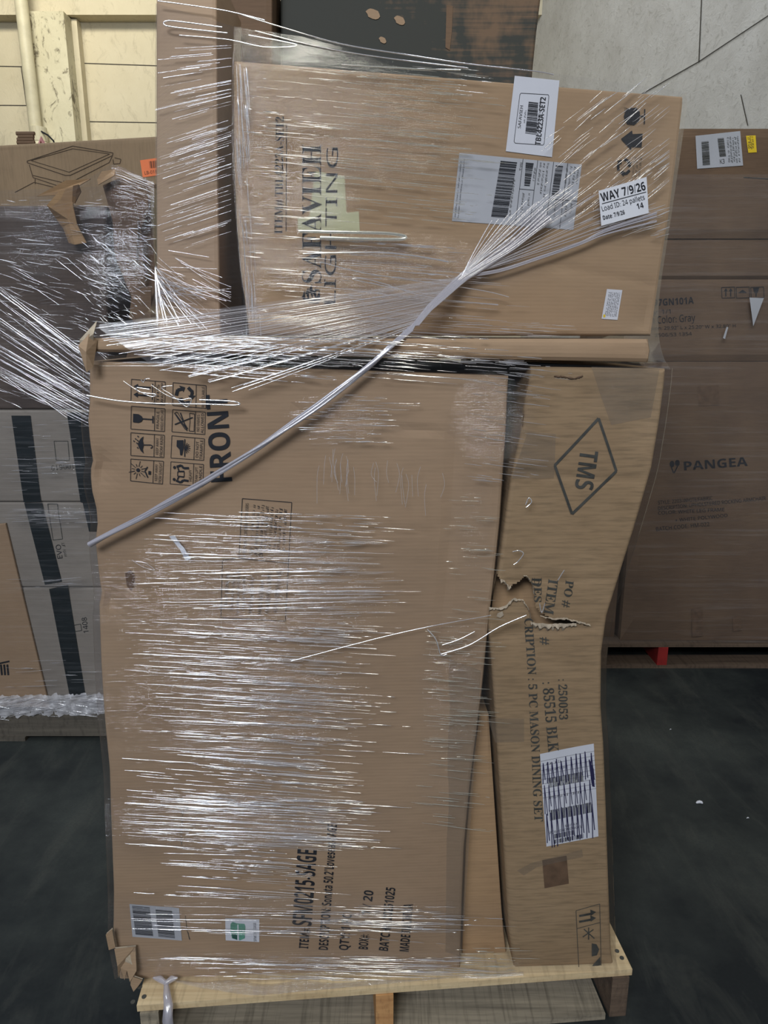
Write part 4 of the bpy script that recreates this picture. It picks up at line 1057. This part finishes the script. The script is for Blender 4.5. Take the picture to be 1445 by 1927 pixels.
mb = MB(); mb.text(PLq, '100619', (140, 872), (96, 876), 9, M['ink_grey']); mb.line(PLq, [(102, 830), (128, 830), (131, 866), (106, 866)], 1.2, M['ink_grey'], close=True); mb.build('printed_code', greys[2])
mb = MB(); mb.text(PLq, 'EVO', (118, 1050), (114, 1024), 9, M['ink']); mb.scribble_text(PLq, (126, 1046), (121, 1020), 5, M['ink_grey'], seed=3); mb.line(PLq, [(90, 948), (108, 948), (118, 1014), (100, 1016)], 1.2, M['ink_grey'], close=True); mb.build('printed_code', greys[1])
mb = MB(); mb.text(PLq, '1408', (167, 1190), (163, 1161), 9, M['ink']); mb.line(PLq, [(115, 1180), (152, 1174), (154, 1186), (117, 1192)], 1.2, M['ink_grey'], close=True); mb.build('printed_code', greys[0])
PLb = Plane((-3, LY - .012), (1, LY - .012))
br = carton('carton', 'brown carton panel at the picture edge, in front of the grey striped cartons', PLb, [(-170, 1006), (-130, 1310)], [(10, 985), (90, 1308)], .009, M['card'], nx=8, nz=14, zmin=LZ, rnd=.002)
mb = MB()
for k in range(3): mb.line(PLb, [(2 + k * 6, 1250), (4 + k * 6, 1270)], 3.4, M['ink'], .002)
mb.line(PLb, [(-5, 1249), (18, 1244)], 3, M['ink'], .002); mb.build('printed_mark', br)
# dark cartons above and the torn one
ZG = zs[3]
PLd = Plane((-3, LY + .03), (1, LY + .03), bulge(71, .012, 3))
carton('carton', 'dark brown carton under crinkled film, above the grey striped cartons', PLd, [(-220, 385), (-150, 770)], [(198, 388), (205, 770)], .5, M['card_wrapdark'], nx=20, nz=16, zmin=ZG)
PLt = Plane((-3, LY + .05), (1, LY + .05), bulge(73, .02, 5))
torn = carton('carton', 'torn open brown carton with bent flaps beside the tall carton, on the wrapped stack', PLt, [(207, 362), (214, 480), (246, 560), (250, 620), (212, 770)], [(291, 345), (292, 470), (290, 560), (290, 770)], .4, M['card_brown'], nx=12, nz=24, zmin=ZG)
mb = MB()
def flap(mb, pts, sf, mat, o0, o1, thick=.004):
    V = [sf.P(x, y, o0 + (o1 - o0) * i / max(1, len(pts) - 1) + .006 * math.sin(i * 2.3)) for i, (x, y) in enumerate(pts)]
    c = sum(V, Vector()) / len(V); W = [p + Vector((0, thick, 0)) for p in V]; n = len(V)
    mb.add(V + [c] + W + [c + Vector((0, thick, 0))], [(i, (i + 1) % n, n) for i in range(n)] + [(n + 1 + (i + 1) % n, n + 1 + i, n + 1 + n) for i in range(n)] + [(i, n + 1 + i, n + 1 + (i + 1) % n, (i + 1) % n) for i in range(n)], mat)
flap(mb, [(95, 380), (150, 352), (190, 347), (168, 362), (140, 376)], PLt, M['card_inner'], .10, .08)
flap(mb, [(118, 398), (140, 374), (166, 362), (163, 398), (166, 430), (180, 462), (160, 466), (146, 462), (136, 436), (124, 418)], PLt, M['card_inner'], .11, .06)
flap(mb, [(163, 362), (174, 360), (176, 372), (168, 394), (163, 392)], PLt, M['gapdark'], .10, .10)
flap(mb, [(206, 350), (214, 336), (236, 330), (237, 343), (208, 360)], PLt, M['card_inner'], .10, .10)
flap(mb, [(207, 356), (238, 343), (262, 347), (264, 372), (272, 400), (268, 440), (264, 500), (246, 486), (236, 476), (226, 430), (214, 390)], PLt, M['card_brown'], .06, .05)
flap(mb, [(262, 348), (291, 349), (292, 400), (280, 402), (274, 440), (278, 540), (266, 548), (268, 470), (272, 408)], PLt, M['card_brown'], .08, .03)
flap(mb, [(258, 552), (292, 538), (293, 600), (274, 608), (256, 600)], PLt, M['card_brown'], .05, .06)
mb.build('bent_flap', torn)
# carton with the line drawing, at the rear of that pallet
PLr = Plane((-3, LY + .62), (1, LY + .62), bulge(75, .004, 1.5))
dz = PLr.hit(100, 270).z
mb = carton_body(PLr, [(-300, 290), (-260, 500)], [(330, 254), (320, 500)], .45, M['card_draw'], nx=24, nz=16, zmin=ZG)
root = empty('carton', (-1.4, LY + .8, ZG)); tag(root, 'long brown carton with a line drawing of lidded bins, before the cream wall', 'box'); mb.build('carton_body', root)
mb = MB(); S = PLr; K = M['ink_line']
mb.line(S, [(51, 303), (137, 275), (213, 288), (212, 293), (132, 330), (123, 330), (51, 306)], 1.3, K, .002, close=True); mb.line(S, [(58, 302), (137, 280), (207, 290), (130, 324), (58, 302)], 1, K, .002)
mb.line(S, [(55, 310), (62, 334), (110, 350), (128, 352)], 1.2, K, .002); mb.line(S, [(62, 330), (128, 346), (206, 306), (212, 293)], 1.2, K, .002); mb.line(S, [(216, 297), (228, 300), (226, 308), (214, 309), (213, 300)], 1.2, K, .002)
mb.line(S, [(28, 362), (64, 343), (112, 355)], 1.2, K, .002); mb.line(S, [(66, 336), (66, 346)], 1.2, K, .002); mb.line(S, [(120, 340), (120, 352), (150, 345)], 1.2, K, .002)
mb.build('bin_drawing', root)
mb = MB(); mb.sheet(S, [(264, 302), (300, 297), (300, 330), (269, 334)], M['orange'], .002); mb.text(S, 'LB-018', (273, 329), (296, 326), 6, M['ink_line'], .003); mb.bars(S, [(281, 304), (298, 302), (298, 316), (283, 317)], 10, M['ink_line'], .003, 's', 3)
mb.build('orange_sticker', root)
mb = MB(); mb.sheet(PLd, [(17, 364), (70, 364), (70, 388), (17, 388)], M['white_dull'], .03) if False else None
# bundle on top of the drawing carton
tp = PLr.hit(37, 268)
mb = MB()
for k in range(6):
    z = tp.z - .008 + k * .011; mb.tube([(tp.x - .035 + .004 * math.sin(k * 2), tp.y + .06, z), (tp.x + .035 + .005 * math.cos(k), tp.y + .06, z)], .0075, M['card_brown'], 7)
o = mb.build('cardboard_scrap', origin=(tp.x, tp.y + .06, tp.z - .01)); tag(o, 'small stack of folded brown cardboard scrap on top of the line-drawing carton', 'cardboard')
o2 = MB().tube([(tp.x + .045, tp.y + .07, tp.z), (tp.x + .055, tp.y + .07, tp.z + .03), (tp.x + .07, tp.y + .08, tp.z - .005)], [.01, .012, .008], M['pink'], 7).build('rag', origin=(tp.x + .05, tp.y + .07, tp.z)); tag(o2, 'scrap of pink cloth beside the folded cardboard by the pipe', 'cloth')
# its wrap
lwrap = empty('stretch_wrap', (-1.3, 3.0, LZ)); tag(lwrap, 'crinkled shiny stretch wrap around the stack with black stripes', 'plastic wrap')
def ring(x0, x1, y0, y1, z, z2=None): return [Vector((x0, y1, z)), Vector((x0, y0, z)), Vector((x1, y0, z if z2 is None else z2)), Vector((x1, y1, z if z2 is None else z2))]
t0_ = PLq.hit(0, 378).z; t1_ = PLq.hit(288, 350).z
lv = [ring(-2.03, XR + .012, LY - .02, LY + .60, t0_, t1_), ring(-2.03, XR + .012, LY - .03, LY + .60, 1.6), ring(-2.03, XR + .012, LY - .028, LY + 1.12, 1.30), ring(-2.03, XR + .012, LY - .028, LY + 1.12, .8), ring(-2.03, XR + .012, LY - .03, LY + 1.12, .13)]
rows, uvs = ring_rows(lv, [10, 70, 14, 6], 130, .0018, 33)
mb = MB().grid(rows, M['film_left'], closed=True, uvs=uvs)
mb.pleat = pleats(.16, [(215, 500, 60, 70, .6), (60, 470, 70, 60, .5), (60, 640, 120, 60, .4), (110, 880, 90, 20, .6), (110, 970, 90, 22, .9), (60, 400, 140, 16, .6), (110, 1100, 90, 10, .7)])
mb.build('film_skirt', lwrap, smooth=True)
mb = MB(); PF = Plane((-3, LY - .04), (1, LY - .04))
for _ in range(230):
    x = R.uniform(-10, 190); y = R.uniform(375, 760); l = R.uniform(8, 60); sl = R.gauss(.02, .12) if y < 480 else R.gauss(.35, .25)
    crease(mb, PF, x, y, x + l, y + l * sl, R.uniform(.0004, .0012), M['strand'] if R.random() < .5 else M['strand_soft'], .0)
for _ in range(46):            # long diagonals sweeping down to the load's corner
    a = R.uniform(0, 1); x0 = -10; y0 = 520 + 190 * a; crease(mb, PF, x0, y0, 175, y0 + 90 + 60 * (1 - a) + R.uniform(-8, 8), R.uniform(.0004, .0012), M['strand_soft'] if _ % 3 else M['strand'], .002)
for (n, yr_) in ((26, (790, 930)), (24, (955, 985)), (14, (1090, 1110)), (14, (1240, 1300)), (16, (860, 885))):
    for _ in range(n):
        x = R.uniform(0, 150); y = R.uniform(*yr_); l = R.uniform(10, 70); crease(mb, PF, x, y, x + l, y + l * R.gauss(-.02, .03), R.uniform(.0004, .0013), M['strand'] if _ % 2 else M['strand_soft'], .0)
for _ in range(150):
    x = R.uniform(150, 285); y = R.uniform(420, 600); l = R.uniform(6, 26); crease(mb, PF, x, y, x + l, y + l * R.gauss(.5, .5), R.uniform(.0004, .0012), M['strand'], .0)
tag(mb.build('film_creases', lwrap, smooth=True), kind='stuff')
mb = MB(); g = []; ug = []
top = [(60, 372), (110, 364), (150, 350), (185, 330), (214, 311), (236, 318), (262, 330), (294, 344)]
for i in range(33):
    x, y = lerp_poly(top, i / 32); g.append([PF.P(x + (6 * j * (1 - i / 16) if i < 16 else 0) * .3, y + (480 - y) * j / 8, .0 + .02) for j in range(9)]); ug.append([(i * .02 + .01, .3 - j * .03) for j in range(9)])
mb.grid(g, M['film_left'], uvs=ug); mb.pleat = lambda p: .18
mb.build('film_peak', lwrap, smooth=True)
mb = MB(); g = []; ug = []
for i in range(60):
    x = -40 + 238 * i / 59; g.append([PF.P(x, 1310 - 6 * i / 59 + j * 6.5 + R.uniform(-2, 2), .004 + .006 * math.sin(j * 1.3 + i) + R.uniform(-.004, .004)) for j in range(7)]); ug.append([(i * .02 + .01, j * .012 + .01) for j in range(7)])
mb.grid(g, M['film_hem'], uvs=ug)
for _ in range(90):
    x = R.uniform(-20, 180); y = R.uniform(1312, 1348) - 6 * x / 200; l = R.uniform(8, 50); crease(mb, PF, x, y, x + l, y + l * R.gauss(-.05, .12), R.uniform(.0005, .0016), M['strand'] if _ % 2 else M['strand_soft'], .012)
mb.build('film_hem', lwrap, smooth=True)

# ------------------------------------------------------------------ right stack
RY = 3.05
PRt = Plane((.5, RY), (3, RY), bulge(81, .006, 1.6))
rp = empty('pallet', (1.55, 3.6, 0)); tag(rp, 'dark pallet with a red painted runner under the stack of brown cartons', 'pallet')
rx0, rx1 = PRt.hit(1120, 1230).x, 1.97
o_ = Vector((rx0, RY - .03, 0)); rw = rx1 - rx0
for k, x0 in enumerate((.0, PRt.hit(1233, 1230).x - rx0, rw - .05)): board('stringer', x0, .0, .016, .045, .78, .09, M['red_paint'] if k == 1 else M['wood_dark'], rp, o_, ex_, ey_)
for k in range(5): board('deck_board', 0, k * .167, .106, rw, .11, .015, M['wood_dark'], rp, o_, ex_, ey_)
for k in range(3): board('bottom_board', 0, k * .33, 0, rw, .11, .016, M['wood_dark'], rp, o_, ex_, ey_)
RZ = .122
def rcarton(label, yt, yb, xl, mat, z0=None, group='brown cartons of the far stack', pl=PRt, yt2=None, xt=None):
    root = carton('carton', label, pl, [(xl if xt is None else xt, yt), (xl, yb)], [(1600, yt2 or yt - 8), (1580, yb - 12)], .95, mat, group, nx=18, nz=14, rnd=.012)
    return root
# heights read from the picture on that plane; each bottom is set to the next top
def rbox(label, zb, zt, x0, x1, mat, dy=0.0, dep=.70, grp='brown cartons of the far stack', seed=1):
    sf = Plane((.5, RY + dy), (3, RY + dy), bulge(seed, .007, 1.8)); mb = MB()
    nx, nz = 18, 12; rows = []; rnd = .012
    for i in range(nz + 1):
        row = []
        for j in range(nx + 1):
            x = x0 + (x1 - x0) * j / nx; z = zb + (zt - zb) * i / nz; e = min(j, nx - j, i, nz - i)
            row.append(Vector((x, RY + dy - (sf.disp(x - .5, z) if e else -rnd), z)))
        rows.append(row)
    mb.grid(rows, mat)
    loop_ = rows[0] + [r[-1] for r in rows[1:]] + rows[-1][-2::-1] + [r[0] for r in rows[-2:0:-1]]
    bk = [Vector((p.x, RY + dy + dep, p.z)) for p in loop_]
    mb.grid([loop_, bk], mat, closed=True, flip=True); mb.add(bk, [list(range(len(bk)))], mat)
    root = empty('carton', ((x0 + x1) / 2, RY + dy + dep / 2, zb)); tag(root, label, 'box', grp); mb.build('carton_body', root); return root, sf
def rz(y): return PRt.hit(1320, y).z
x_at = lambda px, y: PRt.hit(px, y).x
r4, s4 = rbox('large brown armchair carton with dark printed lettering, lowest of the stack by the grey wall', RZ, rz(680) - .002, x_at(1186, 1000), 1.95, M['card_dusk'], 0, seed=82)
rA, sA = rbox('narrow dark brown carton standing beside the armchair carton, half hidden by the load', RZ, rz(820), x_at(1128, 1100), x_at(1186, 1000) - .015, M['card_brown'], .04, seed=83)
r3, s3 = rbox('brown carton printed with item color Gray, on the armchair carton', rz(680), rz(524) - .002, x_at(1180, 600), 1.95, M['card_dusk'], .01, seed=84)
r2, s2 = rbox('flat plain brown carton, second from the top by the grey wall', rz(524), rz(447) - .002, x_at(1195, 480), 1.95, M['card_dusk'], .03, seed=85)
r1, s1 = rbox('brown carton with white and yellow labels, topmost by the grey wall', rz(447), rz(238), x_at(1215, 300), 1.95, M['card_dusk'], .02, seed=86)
mb = MB(); lb = [(1308, 256), (1392, 247), (1397, 312), (1311, 318)]
mb.sheet(s1, lb, M['white_dull'], .003); mb.bars(s1, [bil(lb, .12, .2), bil(lb, .28, .2), bil(lb, .28, .92), bil(lb, .12, .92)], 30, M['ink_grey'], .005, 't', 3); mb.bars(s1, [bil(lb, .48, .15), bil(lb, .62, .15), bil(lb, .64, .7), bil(lb, .5, .7)], 30, M['ink_grey'], .005, 't', 4)
mb.text(s1, 'K3', bil(lb, .5, .9), bil(lb, .6, .9), 8, M['ink_grey'], .005)
for k in range(5): mb.scribble_text(s1, bil(lb, .72 + k * .055, .9), bil(lb, .72 + k * .055, .15), 3, M['ink_grey'], .005, k)
mb.build('shipping_label', r1)
mb = MB(); yl = [(1403, 256), (1421, 255), (1423, 287), (1407, 288)]; mb.sheet(s1, yl, M['yellow'], .003)
for k in range(3): mb.scribble_text(s1, bil(yl, .25 + .22 * k, .8), bil(yl, .25 + .22 * k, .1), 3, M['ink_grey'], .005, k)
mb.build('yellow_sticker', r1)
mb = MB(); mb.line(s1, [(1398, 334), (1460, 338)], 1.4, M['ink_grey'], .004); mb.build('flap_seam', r1)
mb = MB(); S = s3; G2 = M['ink']
mb.text(S, 'K997GN101A', (1212, 577), (1306, 571), 12, G2, .003, 'bold')
mb.text(S, 'Qty: 1/1', (1212, 592), (1262, 590), 8, G2, .003); mb.text(S, 'Item Color: Gray', (1202, 611), (1309, 604), 13, G2, .003)
mb.text(S, 'Dimension: 29.92" L x 25.20" W x 32.80" H', (1195, 622), (1384, 616), 6, G2, .003); mb.text(S, '2506/53 1354', (1232, 634), (1302, 631), 6, G2, .003)
for k in range(3): mb.line(S, [(1358 + k * 27, 541), (1382 + k * 27, 540), (1383 + k * 27, 560), (1359 + k * 27, 561)], 1.1, G2, .003, close=True)
for x in (1366, 1375): mb.line(S, [(x, 558), (x, 547)], 2, G2, .003); mb.poly(S, [(x - 3.5, 548), (x, 542), (x + 3.5, 548)], G2, .003)
mb.poly(S, [(1389, 551), (1397, 545), (1405, 551)], G2, .003); mb.poly(S, [(1416, 542), (1428, 541), (1425, 551), (1419, 551)], G2, .003); mb.line(S, [(1422, 550), (1422, 558)], 2, G2, .003)
mb.build('printed_specs', r3)
mb = MB(); S = s4
mb.text(S, 'PANGEA', (1287, 885), (1406, 876), 16, G2, .003, 'bold')
for (cx, cy) in ((1264, 873), (1274, 871)): mb.disc(S, (cx, cy), 4.5, G2, .003, ry=6)
mb.line(S, [(1262, 876), (1267, 890)], 2, G2, .003); mb.line(S, [(1276, 874), (1268, 890)], 2, G2, .003)
mb.build('brand_print', r4)
mb = MB()
mb.text(S, 'STYLE: 2203-WHITE/FABRIC', (1238, 949), (1340, 940), 6.5, G2, .003); mb.text(S, 'DESCRIPTION: UPHOLSTERED ROCKING ARMCHAIR', (1238, 960), (1440, 940), 6.5, G2, .003)
mb.text(S, 'COLOR: WHITE LEG FRAME', (1238, 968), (1362, 961), 6, G2, .003); mb.text(S, '+ WHITE POLYWOOD', (1270, 982), (1368, 972), 6, G2, .003); mb.text(S, 'BATCH CODE: HM-022', (1234, 999), (1334, 989), 7, G2, .003)
mb.build('printed_specs', r4)
mb = MB()
for c in ([(1300, 1145), (1322, 1142), (1323, 1196), (1302, 1198)], [(1378, 1160), (1394, 1158), (1395, 1186), (1379, 1188)], [(1312, 728), (1352, 724), (1354, 762), (1314, 764)]): MB().sheet(S, c, M['ink_soft'], .003, 3).build('label_residue', r4)
rwrap = empty('stretch_wrap', (1.5, 3.5, RZ)); tag(rwrap, 'dull hazy stretch wrap around the brown carton stack by the grey wall', 'plastic wrap')
lv = [ring(x_at(1205, 300), 1.965, RY - .02, RY + .74, rz(330)), ring(x_at(1180, 700), 1.965, RY - .02, RY + .74, rz(560)), ring(x_at(1126, 1100), 1.965, RY - .022, RY + .74, rz(800)), ring(x_at(1126, 1200), 1.965, RY - .022, RY + .74, .125)]
rows, uvs = ring_rows(lv, [10, 40, 10, 6], 80, .003, 43)
MB().grid(rows, M['film_right'], closed=True, uvs=uvs).build('film_skirt', rwrap, smooth=True)
mb = MB(); PW_ = Plane((.5, RY - .03), (3, RY - .03)); mb.poly(PW_, [(1410, 560), (1437, 561), (1417, 614)], M['white_dull'], .001); mb.build('film_scrap', rwrap); mb = MB(); mb.poly(PW_, [(1367, 615), (1370, 616), (1364, 638), (1360, 636)], M['white_dull'], .001)
mb.build('film_scrap', rwrap)

# ------------------------------------------------------------------ scraps on the floor
def scrap(px, py, r, label, grp=None):
    c = hit_z(px, py, .004); mb = MB(); n = 7
    mb.tube([c + Vector((r * math.cos(k * .6) - r, r * .6 * math.sin(k * .6), .002 * math.sin(k))) for k in range(5)], [r * .2, r * .4, r * .45, r * .4, r * .2], M['white'], 6)
    o = mb.build('scrap', origin=(c.x, c.y, 0)); tag(o, label, 'litter', grp)
scrap(1322, 1512, .011, 'largest white foam scrap on the dark floor beside the load')
scrap(1409, 1540, .0035, 'tiny white speck on the dark floor near the picture edge')
scrap(1263, 1373, .003, 'tiny white speck on the dark floor nearest the red runner')
